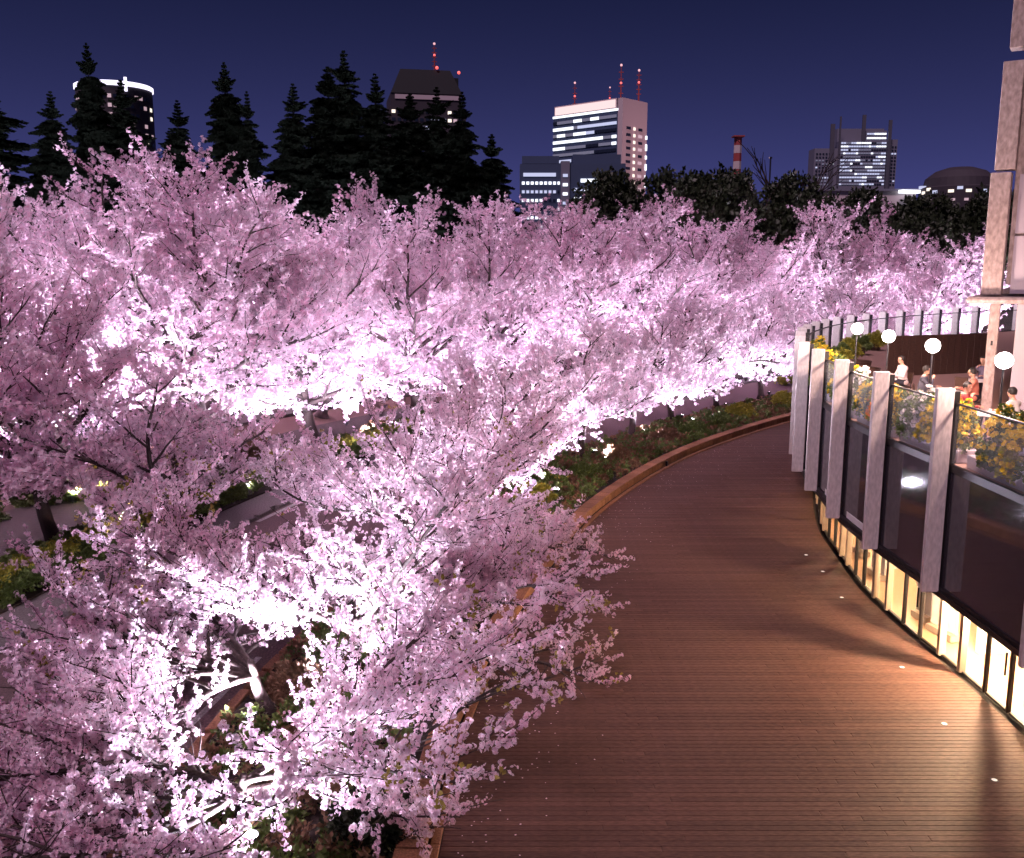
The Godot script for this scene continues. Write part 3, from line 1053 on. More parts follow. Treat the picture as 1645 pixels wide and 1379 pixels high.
	for i in 7:
		var seg := MB.new()
		seg.tube(PackedVector3Array([Vector3(0, 35 + i * 2.4, 0), Vector3(0, 37.36 + i * 2.4, 0)]), PackedFloat32Array([1.35 - i * 0.02, 1.33 - i * 0.02]), 8)
		part(b, "painted_band", seg.make(), M.mast_red if i % 2 == 0 else M.mast_white)
	var cap := MB.new()
	cap.box(Vector3(0, 52.0, 0), Vector3(3.4, 0.4, 3.4))
	part(b, "gallery", cap.make(), M.mast_red)


# ---------------------------------------------------------------- the terrace building on the right
func fin_stations(front: Dictionary) -> Array:
	var out := []
	for z in [-8.2, -11.8, -15.5, -19.4, -22.48, -25.36, -28.59, -31.34, -34.3]:
		out.append(s_at_z(front, z))
	var s: float = out[-1] + 2.4
	while s < front.total - 4.0:
		out.append(s)
		s += 2.2
	return out


func build_terrace_building(front: Dictionary) -> void:
	rng.seed = 71
	var b := thing("terrace_building", "two storey shop building with glass terrace, pale vertical fins and lit windows beside the boardwalk", "building")
	var e: float = front.total - 1.0
	part(b, "floor", ribbon(front, 1, e, -0.95, -6.0, -0.1, 0.012), M.warm_floor)
	part(b, "ceiling", ribbon(front, 1, e, -0.16, -6.0, 2.12, 2.3), M.plaster)
	part(b, "terrace_floor", ribbon(front, 1, e, -0.2, -14.0, 4.55, 4.78, 1.5), M.terrace_tile)
	part(b, "back_wall", ribbon(front, 1, e, -6.0, -6.2, -0.1, 4.5, 1.0), M.plaster)
	part(b, "end_wall", ribbon(front, 1, 1.2, -0.3, -6.0, -0.1, 4.5, 1.0), M.plaster)
	part(b, "soffit", ribbon(front, 1, e, -0.1, -1.1, 2.02, 2.1), M.dark_frame)
	part(b, "floor_beam", ribbon(front, 1, e, -0.13, -0.22, 4.66, 4.82), M.dark_frame)
	part(b, "lower_beam", ribbon(front, 1, e, -0.06, -0.2, 1.9, 2.02), M.dark_frame)
	part(b, "hand_rail", ribbon(front, 1, e, -0.15, -0.2, 6.10, 6.14), M.dark_frame)
	var st := fin_stations(front)
	var fin_mesh := cbox(Vector3(0.37, 4.46, 0.13), 0.012)
	for i in st.size():
		var s: float = st[i]
		var h := heading(front, s)
		var turn := atan2(h.x, h.y)
		var y := 4.22
		part(b, "fin", fin_mesh, M.concrete, Transform3D(Basis(Vector3.UP, turn), off3(front, s, 0.10, y)))
		bpart(b, "mullion", M.dark_frame, off3(front, s, -0.16, 4.2), Vector3(0.12, 4.36, 0.06), turn)
		if i + 1 < st.size():
			var s2: float = st[i + 1]
			var a := off3(front, s, -0.16, 0)
			var d := off3(front, s2, -0.16, 0)
			var mid := (a + d) * 0.5
			var L := a.distance_to(d) - 0.08
			var tt := atan2((d - a).x, (d - a).z)
			bpart(b, "spandrel_panel", M.dark_glass, mid + Vector3(0, 3.34, 0), Vector3(0.03, 2.62, L), tt)
			bpart(b, "glass_pane", M.clear_glass, mid + Vector3(0, 5.47, 0), Vector3(0.02, 1.22, L), tt)
	# shop front: posts, panes and rails on a line set back under the terrace
	var s := s_at_z(front, -9.0)
	var k := 0
	var post_p := cbox(Vector3(0.16, 2.0, 0.12), 0.01)
	var post_d := cbox(Vector3(0.10, 2.0, 0.06), 0.008)
	while s < s_at_z(front, -50.0):
		var h := heading(front, s)
		var xf := Transform3D(Basis(Vector3.UP, atan2(h.x, h.y)), off3(front, s, -0.88, 1.02))
		var pale := k % 4 == 0 or k % 4 == 3
		part(b, "window_post", post_p if pale else post_d, M.pale_frame if pale else M.dark_frame, xf)
		var s2 := s + (1.0 if k % 2 == 0 else 0.92)
		var a := off3(front, s, -0.9, 0)
		var d := off3(front, s2, -0.9, 0)
		var mid := (a + d) * 0.5
		var tt := atan2((d - a).x, (d - a).z)
		var L := a.distance_to(d) - 0.1
		bpart(b, "window_pane", M.clear_glass, mid + Vector3(0, 1.03, 0), Vector3(0.012, 1.86, L), tt)
		bpart(b, "sill_rail", M.dark_frame, mid + Vector3(0, 0.03, 0), Vector3(0.07, 0.05, L), tt)
		if k % 4 == 1:
			var hd := bpart(b, "door_handle", M.dark_frame, mid + Vector3(-0.06, 1.0, 0.3), Vector3(0.03, 0.5, 0.03), tt)
			hd.name = "door_handle"
		s = s2
		k += 1
	# partitions, shelves and what stands on them, ceiling lamps
	for z in [-13.0, -20.6, -27.2, -33.5]:
		var s1 := s_at_z(front, z)
		var h := heading(front, s1)
		bpart(b, "partition_wall", M.plaster, off3(front, s1, -3.9, 1.06), Vector3(4.2, 2.1, 0.16), atan2(h.x, h.y))
	for i in 9:
		var z := -11.0 - i * 2.9 - (2.5 if i == 2 else 0.0)
		var inset := -1.22 if i == 2 else -2.3
		var s1 := s_at_z(front, z)
		var h := heading(front, s1)
		var turn := atan2(h.x, h.y)
		var lamp := bpart(b, "ceiling_lamp", M.shop_glow, off3(front, s1, inset, 2.1), Vector3(0.3, 0.03, 0.3), turn)
		var om := OmniLight3D.new()
		om.name = "shop_lamp_light"
		om.light_color = Color(1.0, 0.84, 0.66)
		om.light_energy = [2.5, 3.0, 62.0, 6.0, 7.0, 6.5, 7.0, 6.5, 6.5][i]
		om.light_size = 0.06
		om.omni_range = 14.0
		om.omni_attenuation = 2.0
		om.shadow_enabled = true
		b.add_child(om, true)
		om.position = off3(front, s1, inset, 1.9)
	for q in [[-15.3, 0.8, "nearest"], [-17.6, 0.6, "second"], [-21.6, 0.9, "third"], [-22.7, 0.6, "fourth"], [-26.2, 0.8, "fifth"], [-28.4, 0.7, "sixth"]]:
		var s1 := s_at_z(front, q[0])
		var h := heading(front, s1)
		var bo := thing("display_board", "white standing display board inside the shop window, %s along the boardwalk" % q[2], "board", off3(front, s1, -1.5, 0.02), atan2(h.x, h.y) + 0.2, "display boards in the shop")
		bpart(bo, "panel", M.white_enamel, Vector3(0, 0.95, 0), Vector3(0.04, 1.5, q[1]))
		bpart(bo, "foot", M.pale_frame, Vector3(0, 0.1, 0), Vector3(0.3, 0.16, q[1]))
	for q in [[-14.6, 0.9], [-16.0, 1.3], [-23.6, 1.6], [-25.0, 1.2], [-29.5, 1.4]]:
		var s1 := s_at_z(front, q[0])
		var h := heading(front, s1)
		var turn := atan2(h.x, h.y)
		var rack := thing("display_shelf", "shop display shelf with orange goods behind the %s lit window bay" % {-14.6: "nearest", -16.0: "second nearest", -23.6: "middle", -25.0: "second farthest", -29.5: "farthest"}[q[0]], "shelf", off3(front, s1, -2.6, 0.02), turn, "shop display shelves")
		for y in [0.3, 0.75, 1.2]:
			bpart(rack, "shelf", M.white_enamel, Vector3(0, y, 0), Vector3(0.4, 0.03, 1.1))
			for j in 4:
				bpart(rack, "goods", M.orange_box if (j + int(y * 10)) % 3 else M.plaster, Vector3(rng.randf_range(-0.06, 0.06), y + 0.12, -0.42 + j * 0.28), Vector3(0.2, 0.2, 0.2))
		for j in [-1, 1]:
			bpart(rack, "upright", M.white_enamel, Vector3(0.17 * j, 0.68, 0.56 * j), Vector3(0.03, 1.36, 0.03))


func build_tower() -> void:
	rng.seed = 72
	var b := thing("tower_block", "tall tower corner of pale stone fins and lilac panels rising above the terrace", "building", Vector3(12.2, 0, -24), -0.56)
	bpart(b, "lower_wall", M.tower_panel, Vector3(6.6, 6.4, -7.4), Vector3(12, 3.24, 14))
	bpart(b, "wall", M.tower_stone, Vector3(6.5, 22, -7.2), Vector3(12.4, 27, 14))
	var sof := MB.new()
	sof.chamfer(Vector3(6.2, 8.12, -6.6), Vector3(13.4, 0.16, 14.6), 0.06)
	part(b, "soffit_edge", sof.make(), M.tower_stone)
	# storeys of fins at the corner, each set a little farther in than the one below; lilac panels between
	for st in [[8.24, 3.0, 0.0], [11.3, 2.55, 0.07], [14.15, 3.6, 0.17], [17.8, 3.6, 0.22]]:
		var h: float = st[1]
		part(b, "corner_fin", cbox(Vector3(0.46, h, 0.5), 0.015), M.tower_stone, Transform3D(Basis(), Vector3(0.02 + st[2], st[0] + h / 2, 0.05)))
		for k in 6:
			var x: float = 0.62 + st[2] + k * 1.55 - (0.3 if st[2] == 0.0 else 0.0)
			if st[2] > 0.0 or k > 0:
				part(b, "stone_fin", cbox(Vector3(0.34, h + 0.3, 0.3), 0.012), M.tower_stone, Transform3D(Basis(), Vector3(x, st[0] + h / 2 + 0.12, 0.3)))
			for j in 2:
				bpart(b, "panel", M.tower_panel, Vector3(x + 0.65, st[0] + h * (0.25 + 0.5 * j), -0.16), Vector3(1.12, h * 0.5 - 0.07, 0.08))
	bpart(b, "corner_post", M.tower_stone, Vector3(0.1, 6.4, -0.35), Vector3(0.24, 3.2, 0.24))
	bpart(b, "post_socket", M.dark_frame, Vector3(0.1, 7.0, -0.22), Vector3(0.05, 0.12, 0.04))


# ---------------------------------------------------------------- trees beyond
func conifer(sd: int, H: float, R: float) -> Node3D:
	rng.seed = sd
	var root := Node3D.new()
	var tr := MB.new()
	tr.tube(PackedVector3Array([Vector3.ZERO, Vector3(0.1, H * 0.5, 0), Vector3(0, H, 0)]), PackedFloat32Array([0.4, 0.24, 0.03]), 7)
	part(root, "trunk", tr.make_smooth(), M.bark)
	var xf := []
	var y := H * 0.10
	while y < H:
		var t := y / H
		var reach := R * 1.55 * pow(1.0 - t, 0.68) * rng.randf_range(0.6, 1.1) * (0.55 if t > 0.93 else 1.0) + 0.15
		var n := 5 + int(7.0 * (1.0 - t))
		var a0 := rng.randf() * TAU
		for k in n:
			var a := a0 + TAU * k / n + rng.randf_range(-0.4, 0.4)
			var r := reach * rng.randf_range(0.55, 1.15)
			var d := Vector3(cos(a), rng.randf_range(-0.22, 0.10) + (0.5 if t > 0.9 else 0.0), sin(a)).normalized()
			var bs := facing(d, 0.0, 1.0, Vector3(0, y, 0))
			# keep the bough's flat side level
			var side := d.cross(Vector3.UP).normalized()
			xf.append(Transform3D(Basis(side * (r * 0.75 + 0.35), d * r, side.cross(d) * (r * 0.6 + 0.6)), Vector3(0, y, 0)))
		y += (0.30 + 0.22 * (1.0 - t)) * H / 24.0
	scatter(root, "boughs", M.bough, M.needle, xf)
	return root


func build_background_trees() -> void:
	rng.seed = 81
	var bm := MB.new()
	for k in 26:
		var t := (k + 0.5) / 26.0
		for sd in [-1.0, 1.0]:
			var p := Vector3(0, t, -0.12 * t * t)
			var d := Vector3(sd * rng.randf_range(0.5, 1.0), rng.randf_range(0.2, 0.8), rng.randf_range(-0.5, 0.25)).normalized()
			var L := (0.16 + 0.26 * sin(PI * minf(t + 0.15, 1.0))) * rng.randf_range(0.6, 1.2)
			var wv := d.cross(rv()).normalized() * 0.085
			bm.tri(p - wv, p + d * L, p + wv, Color(1, 1, 1) * rng.randf_range(0.7, 1.25))
			var d2 := (d + Vector3(0, -0.1, -0.8)).normalized()
			bm.tri(p - wv, p + d2 * L * 0.7, p + wv, Color(1, 1, 1) * rng.randf_range(0.7, 1.25))
	bm.tri(Vector3(-0.05, 0.75, -0.08), Vector3(0, 1.12, -0.14), Vector3(0.05, 0.75, -0.08))
	M.bough = bm.make()
	var protos := [conifer(301, 24, 5.2), conifer(302, 25, 4.6), conifer(303, 23, 5.8)]
	# [x, z, height, width factor]
	var list := [[-51.5, -94, 28.5, 1.15], [-43.5, -92, 25.0, 0.9], [-41.5, -96, 30.2, 0.5], [-37.2, -93, 26.2, 0.95], [-31.6, -92, 24.2, 0.85], [-27.6, -94, 28.0, 0.62], [-25.0, -92, 25.0, 0.6], [-20.4, -91, 25.5, 0.9], [-17.5, -93, 27.4, 0.8], [-15.6, -91, 28.4, 0.85], [-12.6, -90, 26.2, 0.85], [-9.6, -92, 24.8, 0.9], [-7.0, -91, 25.2, 0.85], [-4.6, -90, 24.6, 0.8], [-1.9, -91, 21.0, 0.85], [-47.0, -99, 24.0, 1.0], [-34.5, -98, 22.5, 1.2], [-22.5, -98, 22.0, 1.2], [-54.0, -97, 24.0, 1.2], [-29.0, -99, 22.5, 1.2], [-39.0, -99, 23.0, 1.2], [-11.0, -97, 23.0, 1.2], [-5.5, -98, 22.0, 1.2]]
	for i in list.size():
		var q: Array = list[i]
		var k: float = q[2] / [24.0, 25.0, 23.0][i % 3]
		put_tree(protos[i % 3], "conifer", Vector3(q[0], 0, q[1]), rng.randf() * TAU, Vector3(k * q[3], k, k * q[3]), "dark cedar, %s from the left along the skyline" % ORD[i] if i < 15 else "dark cedar standing in the second line, %s from the left" % ORD[i - 15], "conifer", "cedars behind the cherry trees")
	# round-headed evergreens to the right
	rng.seed = 83
	var wide := []
	for v_ in 3:
		var root := Node3D.new()
		var tr := MB.new()
		tr.tube(PackedVector3Array([Vector3.ZERO, Vector3(0.2, 5, 0.1), Vector3(0, 9, 0)]), PackedFloat32Array([0.45, 0.32, 0.1]), 8)
		for i in 6:
			var d := Vector3(rng.randf_range(-1, 1), rng.randf_range(0.5, 1.2), rng.randf_range(-1, 1)).normalized()
			tr.tube(PackedVector3Array([Vector3(0.1, 5, 0), Vector3(0.1, 5, 0) + d * 2.8, Vector3(0.1, 5.4, 0) + d * 5.6]), PackedFloat32Array([0.2, 0.12, 0.03]), 5)
		part(root, "trunk", tr.make_smooth(), M.bark)
		var xf := []
		for l in 13:
			var a := rng.randf() * TAU
			var rr := 4.3 * sqrt(rng.randf())
			var c := Vector3(cos(a) * rr, 6.5 + 5.0 * rng.randf() * (1.15 - rr / 5.5), sin(a) * rr)
			for i in 34:
				var d := rv()
				xf.append(facing(d, rng.randf() * TAU, rng.randf_range(0.55, 1.0), c + d * Vector3(2.1, 1.5, 2.1) * pow(rng.randf(), 0.35)))
		scatter(root, "crown", M.clump_big, M.leaf_dark, xf)
		wide.append(root)
	var bl := [[12.0, -92, 17.0], [16.8, -95, 18.4], [21.2, -93, 18.2], [25.5, -94, 16.6], [28.5, -98, 15.2], [33.5, -96, 15.8], [38.5, -98, 15.8], [43.0, -97, 16.4], [48.0, -99, 16.8], [53.0, -98, 15.0], [7.5, -96, 13.5], [-57.5, -86, 19.0]]
	for i in bl.size():
		var k: float = bl[i][2] / 11.0
		var lab: String = "dark round evergreen, %s along the skyline right of the cedars" % ORD[i]
		if i == 10:
			lab = "small dark evergreen below the stepped blue office block"
		elif i == 11:
			lab = "olive green evergreen at the left end of the cedar line"
		put_tree(wide[i % 3], "evergreen_tree", Vector3(bl[i][0], 0, bl[i][1]), rng.randf() * TAU, Vector3(k * 0.85, k, k * 0.85), lab, "tree", "evergreens on the skyline")
	# a bare tree between the mast and the grey tower
	rng.seed = 85
	var bare := thing("bare_tree", "bare leafless tree standing up between the mast and the grey tower", "tree", Vector3(27.8, 0, -96))
	var bt := MB.new()
	bt.tube(PackedVector3Array([Vector3.ZERO, Vector3(0, 7, 0), Vector3(0.2, 12, 0)]), PackedFloat32Array([0.3, 0.22, 0.14]), 7)
	part(bare, "trunk", bt.make_smooth(), M.bark)
	for i in 15:
		var mb := MB.new()
		var d := Vector3(rng.randf_range(-0.75, 0.75), 1.0, rng.randf_range(-0.6, 0.6)).normalized()
		var lp := grow(Vector3(0.1, rng.randf_range(8, 12), 0), d, rng.randf_range(6.5, 9.5), 0.0, 0.02, 0.08, 0.9)
		mb.tube(lp, _taper(lp.size(), 0.17, 0.05), 5)
		for j in 12:
			var at: Vector3 = lp[1 + rng.randi() % (lp.size() - 1)]
			var tp := grow(at, (d + rv() * 0.6).normalized(), rng.randf_range(1.2, 2.6), 0.02, 0.03, 0.1, 0.6)
			mb.tube(tp, _taper(tp.size(), 0.06, 0.03), 3)
		part(bare, "limb", mb.make(), M.bark)


func _taper(n: int, a: float, b: float) -> PackedFloat32Array:
	var out := PackedFloat32Array()
	for i in n:
		out.append(lerpf(a, b, float(i) / maxf(n - 1, 1)))
	return out


# ---------------------------------------------------------------- hedges, shrubs, ground cover
func build_planting(kerb: Dictionary) -> void:
	rng.seed = 95
	# ground cover of the long bed: one mass
	var xf := []
	var xb := []
	for i in 5200:
		var s := rng.randf_range(s_at_z(kerb, -10.0), kerb.total - 16.0)
		var d := rng.randf_range(0.62, 4.35)
		var p := off3(kerb, s, d, 0.22 + rng.randf_range(0.0, 0.28))
		var t := facing(rv() + Vector3(0, 1.2, 0), rng.randf() * TAU, rng.randf_range(0.6, 1.25), p)
		if rng.randf() < 0.55:
			xf.append(t)
		else:
			xb.append(t)
	var gc := scatter(self, "ground_cover", M.clump_fine, M.leaf_mid, xf)
	var gb := scatter(self, "brown_ground_cover", M.clump_fine, M.leaf_brown, xb)
	tag(gc, "low dark green ground cover under the cherry row by the kerb", "ground cover")
	tag(gb, "dry brown ground cover under the cherry row by the kerb", "ground cover")
	# clipped bushes along the kerb
	for q in [[0.85, -33.9, 0.75, "leaf_lime", "round yellow green clipped bush just behind the kerb wall, nearest to the viewer"], [1.6, -36.4, 0.6, "leaf_mid", "dark green bush right behind the lime bush at the kerb"], [-0.6, -30.2, 0.7, "leaf_brown", "brown leaved bush under the cherry overhanging the kerb"], [11.4, -50.2, 0.8, "leaf_mid", "long dark green bush beside the far floodlights"], [13.2, -53.2, 0.95, "leaf_lime", "round yellow green bush between two far floodlights"], [17.2, -57.6, 1.05, "leaf_lime", "large lime bush at the far bend of the kerb"], [19.0, -59.5, 1.0, "leaf_mid", "dark bush at the far bend beside the pale fins"], [7.6, -45.6, 0.8, "leaf_brown", "reddish brown bush behind the kerb halfway along"], [9.4, -47.6, 0.8, "leaf_mid", "green bush behind the kerb before the far floodlights"], [4.6, -41.2, 0.75, "leaf_brown", "brown bush between the kerb and the slim lit trunk"], [3.0, -37.8, 0.7, "leaf_mid", "green bush between lime bush and slim lit trunk"], [-2.6, -19.9, 0.65, "leaf_mid", "green bush beside the bright floodlight pair of the second cherry"], [-4.4, -18.0, 0.7, "leaf_brown", "brown bush left of the bright floodlight pair"], [-2.2, -13.2, 0.7, "leaf_dark", "dark bush by the kerb at the near edge of view"], [-1.9, -26.6, 0.6, "leaf_lime", "olive bush beside the floodlight of the third cherry"]]:
		shrub(M.clump_fine, M[q[3]], "bush", q[4], Vector3(q[0], 0.2, q[1]), Vector3(q[2], q[2] * 0.95, q[2]), 150, 0.85, "bushes along the boardwalk kerb")
	# clipped hedge beyond the road, in lengths
	var s := s_at_z(kerb, -20.0)
	var n := 0
	while n < 9:
		var L := 3.2
		var mid := off(kerb, s + L / 2, 13.75)
		var h := heading(kerb, s + L / 2)
		var o := thing("hedge", "clipped green hedge with yellowish top beyond the road, %s length from the near end" % ORD[n], "hedge", Vector3(mid.x, 0.12, mid.y), atan2(h.x, h.y), "lengths of clipped hedge beyond the road")
		var a := []
		var b := []
		for i in 420:
			var p := Vector3(rng.randf_range(-0.6, 0.6), 0.9 * pow(rng.randf(), 0.6), rng.randf_range(-L / 2, L / 2))
			if absf(p.x) < 0.35 and p.y < 0.55:
				p.x = 0.5 * signf(p.x)
			var t := facing(rv() + Vector3(0, 0.7, 0), rng.randf() * TAU, rng.randf_range(0.6, 1.0), p)
			if p.y > 0.74 and p.x < 0.1:
				b.append(t)
			else:
				a.append(t)
		scatter(o, "foliage", M.clump_fine, M.leaf_mid, a)
		scatter(o, "top_growth", M.clump_fine, M.leaf_lime, b)
		bpart(o, "stem", M.bark, Vector3(0, 0.3, 0), Vector3(0.06, 0.6, L * 0.8))
		s += L
		n += 1
	for q in [[-16.5, -35.5, 1.0, "leaf_lime", "yellow green shrub beside the forked cherry limbs"], [-17.6, -34.5, 1.1, "leaf_mid", "dark green shrub left of the yellow green shrub"], [-14.4, -41.5, 1.0, "leaf_lime", "yellow green shrub right of the forked cherry trunk"], [-12.4, -42.8, 0.9, "leaf_brown", "orange brown shrub behind the forked cherry"], [-18.9, -31.5, 0.9, "leaf_mid", "low green shrub by the left picture edge behind the hedge"], [-20.5, -33.5, 0.9, "leaf_lime", "lime shrub at the left picture edge"], [-21.2, -36.5, 1.2, "leaf_dark", "dark shrub in front of the brown path"], [-4.8, -49.5, 1.0, "leaf_mid", "green shrub seen through blossom at the centre"], [-3.2, -52.0, 0.9, "leaf_lime", "lime shrub seen through blossom at the centre"], [-6.8, -47.5, 0.9, "leaf_brown", "brown shrub seen through blossom near the centre"], [11.5, -66.5, 1.1, "leaf_lime", "yellow shrub beyond the road under the far cherries"], [21.5, -70.5, 1.2, "leaf_lime", "lime shrub left of the far pale fins"]]:
		shrub(M.clump_fine, M[q[3]], "shrub", q[4], Vector3(q[0], 0.15, q[1]), Vector3(q[2] * 1.2, q[2], q[2]), 190, 1.0, "shrubs beyond the road")


# ---------------------------------------------------------------- the cherries and their floodlights
func build_cherries(kerb: Dictionary) -> void:
	rng.seed = 101
	var near_sprays := [spray_mesh(0.5, 9, 7, 0.025, 5, 0.066), spray_mesh(0.42, 8, 7, 0.026, 5, 0.068), spray_mesh(0.55, 10, 6, 0.025, 5, 0.074)]
	var mid_sprays := [spray_mesh(0.62, 9, 4, 0.042, 4, 0.085), spray_mesh(0.55, 8, 4, 0.043, 4, 0.09)]
	var far_sprays := [spray_mesh(0.85, 10, 4, 0.058, 3, 0.12), spray_mesh(0.75, 9, 4, 0.06, 3, 0.125)]
	var N := [grow_cherry(401, 6.2, 3.9, 9, 0.58, 0.235, near_sprays, 1.05, 0.62, 0.35, [0.1, 3.0, 2.45, -0.4, 2.0, 2.75, 0.35, 3.25, -0.15]), grow_cherry(402, 6.1, 5.4, 9, 0.56, 0.225, near_sprays, 1.05, 0.66, 0.35, [-0.2, 3.0, -0.9, 0.45, -1.6, -2.3, 2.6, 0.1]), grow_cherry(403, 5.7, 6.0, 9, 0.56, 0.225, near_sprays, 1.05, 0.72, 0.3, [0.3, 3.1, -0.3, -0.9, -1.6, -2.3, 2.7, 0.7])]
	var K := [grow_cherry(411, 5.2, 7.2, 9, 0.58, 0.22, mid_sprays, 1.1, 0.85, 0.0, [], 0.3, 2.3), grow_cherry(412, 5.0, 7.0, 9, 0.58, 0.22, mid_sprays, 1.1, 0.8, 0.0, [], 0.3, 2.2)]
	var B := [grow_cherry(421, 6.8, 12.0, 13, 0.8, 0.31, far_sprays, 1.15, 1.0, 0.0, [], 0.12), grow_cherry(422, 6.5, 11.5, 13, 0.8, 0.31, far_sprays, 1.15, 0.95, 0.0, [], 0.12), grow_cherry(423, 7.0, 12.5, 13, 0.8, 0.31, far_sprays, 1.15, 1.05, 0.0, [], 0.12)]
	var leaning := grow_cherry(431, 4.4, 6.6, 7, 0.6, 0.26, mid_sprays, 1.05, 0.9, 0.0, [], 0.3, 3.4, Vector3(-0.42, 0, -0.05))
	var hs_n := [3.9, 5.4, 6.0]
	var hs_k := [7.2, 7.0]
	var hs_b := [12.0, 11.5, 12.5]
	var white := Color(0.95, 0.91, 1.0)
	# row by the boardwalk: [x, z, kind, which, height, lamp energy]
	var r1 := [[-4.25, -13.3, N, 0, 3.9], [-3.51, -19.04, N, 1, 5.4], [-2.71, -25.44, N, 2, 6.0], [-0.9, -31.0, K, 0, 6.4], [0.6, -35.6, K, 1, 6.0], [3.1, -41.6, K, 0, 6.6], [6.1, -47.0, K, 1, 6.8], [9.0, -52.0, K, 0, 7.2], [12.5, -56.4, K, 1, 7.4], [16.6, -61.6, K, 0, 7.6], [21.6, -66.2, K, 1, 8.0], [27.5, -70.6, K, 0, 8.4]]
	for i in r1.size():
		var q: Array = r1[i]
		var h0: float = hs_n[q[3]] if q[2] == N else hs_k[q[3]]
		var k: float = q[4] / h0
		var how: String = ["low wide cherry in blossom spreading over the near kerb", "wide blossoming cherry with its trunk beside two bright floodlights", "blossoming cherry reaching out over the boardwalk", "blossoming cherry", "blossoming cherry beside the lime bush", "blossoming cherry with a slim white lit trunk", "blossoming cherry", "blossoming cherry", "blossoming cherry", "blossoming cherry beside the last lime bush", "blossoming cherry", "blossoming cherry"][i]
		put_tree(q[2][q[3]], "cherry_tree", Vector3(q[0], 0.22, q[1]), 0.0 if i < 3 else rng.randf() * TAU, Vector3.ONE * k, "%s, %s along the boardwalk" % [how, ORD[i]], "cherry tree", "cherry trees along the boardwalk")
		var at := Vector3(q[0], 0.24, q[1])
		var e := 85.0 if i < 3 else 100.0
		var pa: Vector3 = [Vector3(0.35, 0, -0.45), Vector3(0.02, 0, 0.8), Vector3(0.42, 0, 0.2)][i] if i < 3 else Vector3(1.1, 0, 0.7)
		var pb: Vector3 = [Vector3(0.3, 0, 0.5), Vector3(0.3, 0, -0.55), Vector3(-0.3, 0, -0.9)][i] if i < 3 else Vector3(0.75, 0, -0.8)
		flood(at + pa, Vector3(pa.x * 0.1, 1, pa.z * 0.1), e, white, "floodlight in front of the %s cherry along the boardwalk" % ORD[i], 1.0, 78.0)
		flood(at + pb, Vector3(pb.x * 0.1, 1, pb.z * 0.1), e * 0.8, white, "white floodlight behind the %s cherry along the boardwalk" % ORD[i], 1.0, 78.0)
	# a leaning cherry between the first two, thrown out over the road
	var thrown := grow_cherry(404, 5.6, 4.6, 8, 0.56, 0.225, near_sprays, 1.05, 0.66, 0.3, [2.75, 3.15, 3.5, -2.55, 2.35, 3.0, 3.8, -2.2], 0.3, 1.4, Vector3(-0.3, 0, 0))
	put_tree(thrown, "cherry_tree", Vector3(-4.75, 0.22, -17.2), 0.0, Vector3.ONE, "cherry throwing its limbs out over the road between the first and second cherries", "cherry tree", "")
	flood(Vector3(-4.95, 0.24, -16.6), Vector3(-0.45, 1, -0.2), 75.0, white, "floodlight at the foot of the cherry thrown out over the road", 1.0, 78.0)
	# a cherry with dark leaning limbs in the road's edge
	put_tree(leaning, "cherry_tree", Vector3(-9.1, 0.0, -25.2), 0.0, Vector3.ONE, "cherry with a dark leaning trunk growing at the edge of the red road", "cherry tree", "")
	# big trees beyond the road: [x, z, height]
	var r2 := [[-14.6, -28.7, 10.6], [-13.4, -38.6, 12.2], [-9.2, -43.8, 11.6], [-5.3, -50.9, 11.6], [-0.7, -57.6, 12.2], [4.2, -63.4, 12.9], [9.5, -69.0, 13.4], [15.1, -74.1, 12.2], [21.1, -77.7, 13.0], [26.9, -80.7, 13.8], [32.8, -83.5, 13.4]]
	var r3 := [[-24.5, -24.5, 10.4], [-22.1, -31.5, 11.2], [-19.6, -37.5, 12.2], [-15.8, -46.8, 14.2], [-11.3, -54.5, 13.0], [-6.2, -61.9, 12.8], [-1.1, -68.1, 13.2], [4.6, -74.0, 14.0], [10.7, -79.4, 14.0], [17.0, -83.4, 13.0]]
	var r4 := [[-28.4, -34.4, 11.6], [-26.4, -41.7, 12.6], [-22.2, -50.1, 14.4], [-17.7, -58.5, 15.6], [-12.1, -66.5, 14.2], [-29.5, -55.5, 14.2], [39.5, -86.0, 12.6], [33.0, -76.0, 10.0]]
	for row in [[r2, "behind the clipped hedge", 165.0], [r3, "beside the brown path", 500.0], [r4, "among the rear cherries", 720.0]]:
		var list: Array = row[0]
		for i in list.size():
			var q: Array = list[i]
			var v_ := rng.randi() % 3
			var k: float = q[2] / hs_b[v_]
			var wdt := k * rng.randf_range(0.95, 1.1)
			put_tree(B[v_], "cherry_tree", Vector3(q[0], 0.12, q[1]), rng.randf() * TAU, Vector3(wdt, k, wdt), "tall blossoming cherry, %s from the near end %s" % [ORD[i], row[1]], "cherry tree", "tall cherry trees beyond the road")
			for j in 2:  # added lamps, mostly set toward the camera to brighten the crown faces
				var px: float = q[0] + [-2.2, 2.6][j] + rng.randf_range(-0.6, 0.6)
				var pz: float = q[1] + ([4.6, 3.4][j] if i > 0 else [-0.6, 0.2][j])
				flood(Vector3(px, 0.12, pz), Vector3(rng.randf_range(-0.1, 0.1), 1, -0.45), row[2], Color(0.95, 0.89, 1.0), "%s added floodlight by the tall cherry, %s from the near end %s" % [["left", "right"][j], ORD[i], row[1]], 1.6, 62.0)
	# loose petals on the ground and the deck
	var pet := MB.new()
	pet.tri(Vector3(-0.012, 0.002, 0), Vector3(0, 0.004, -0.016), Vector3(0.012, 0.002, 0))
	pet.tri(Vector3(-0.012, 0.002, 0), Vector3(0.012, 0.002, 0), Vector3(0, 0.003, 0.014))
	var pm := mat("petal", Color(0.82, 0.64, 0.7), 0.7)
	var xf := []
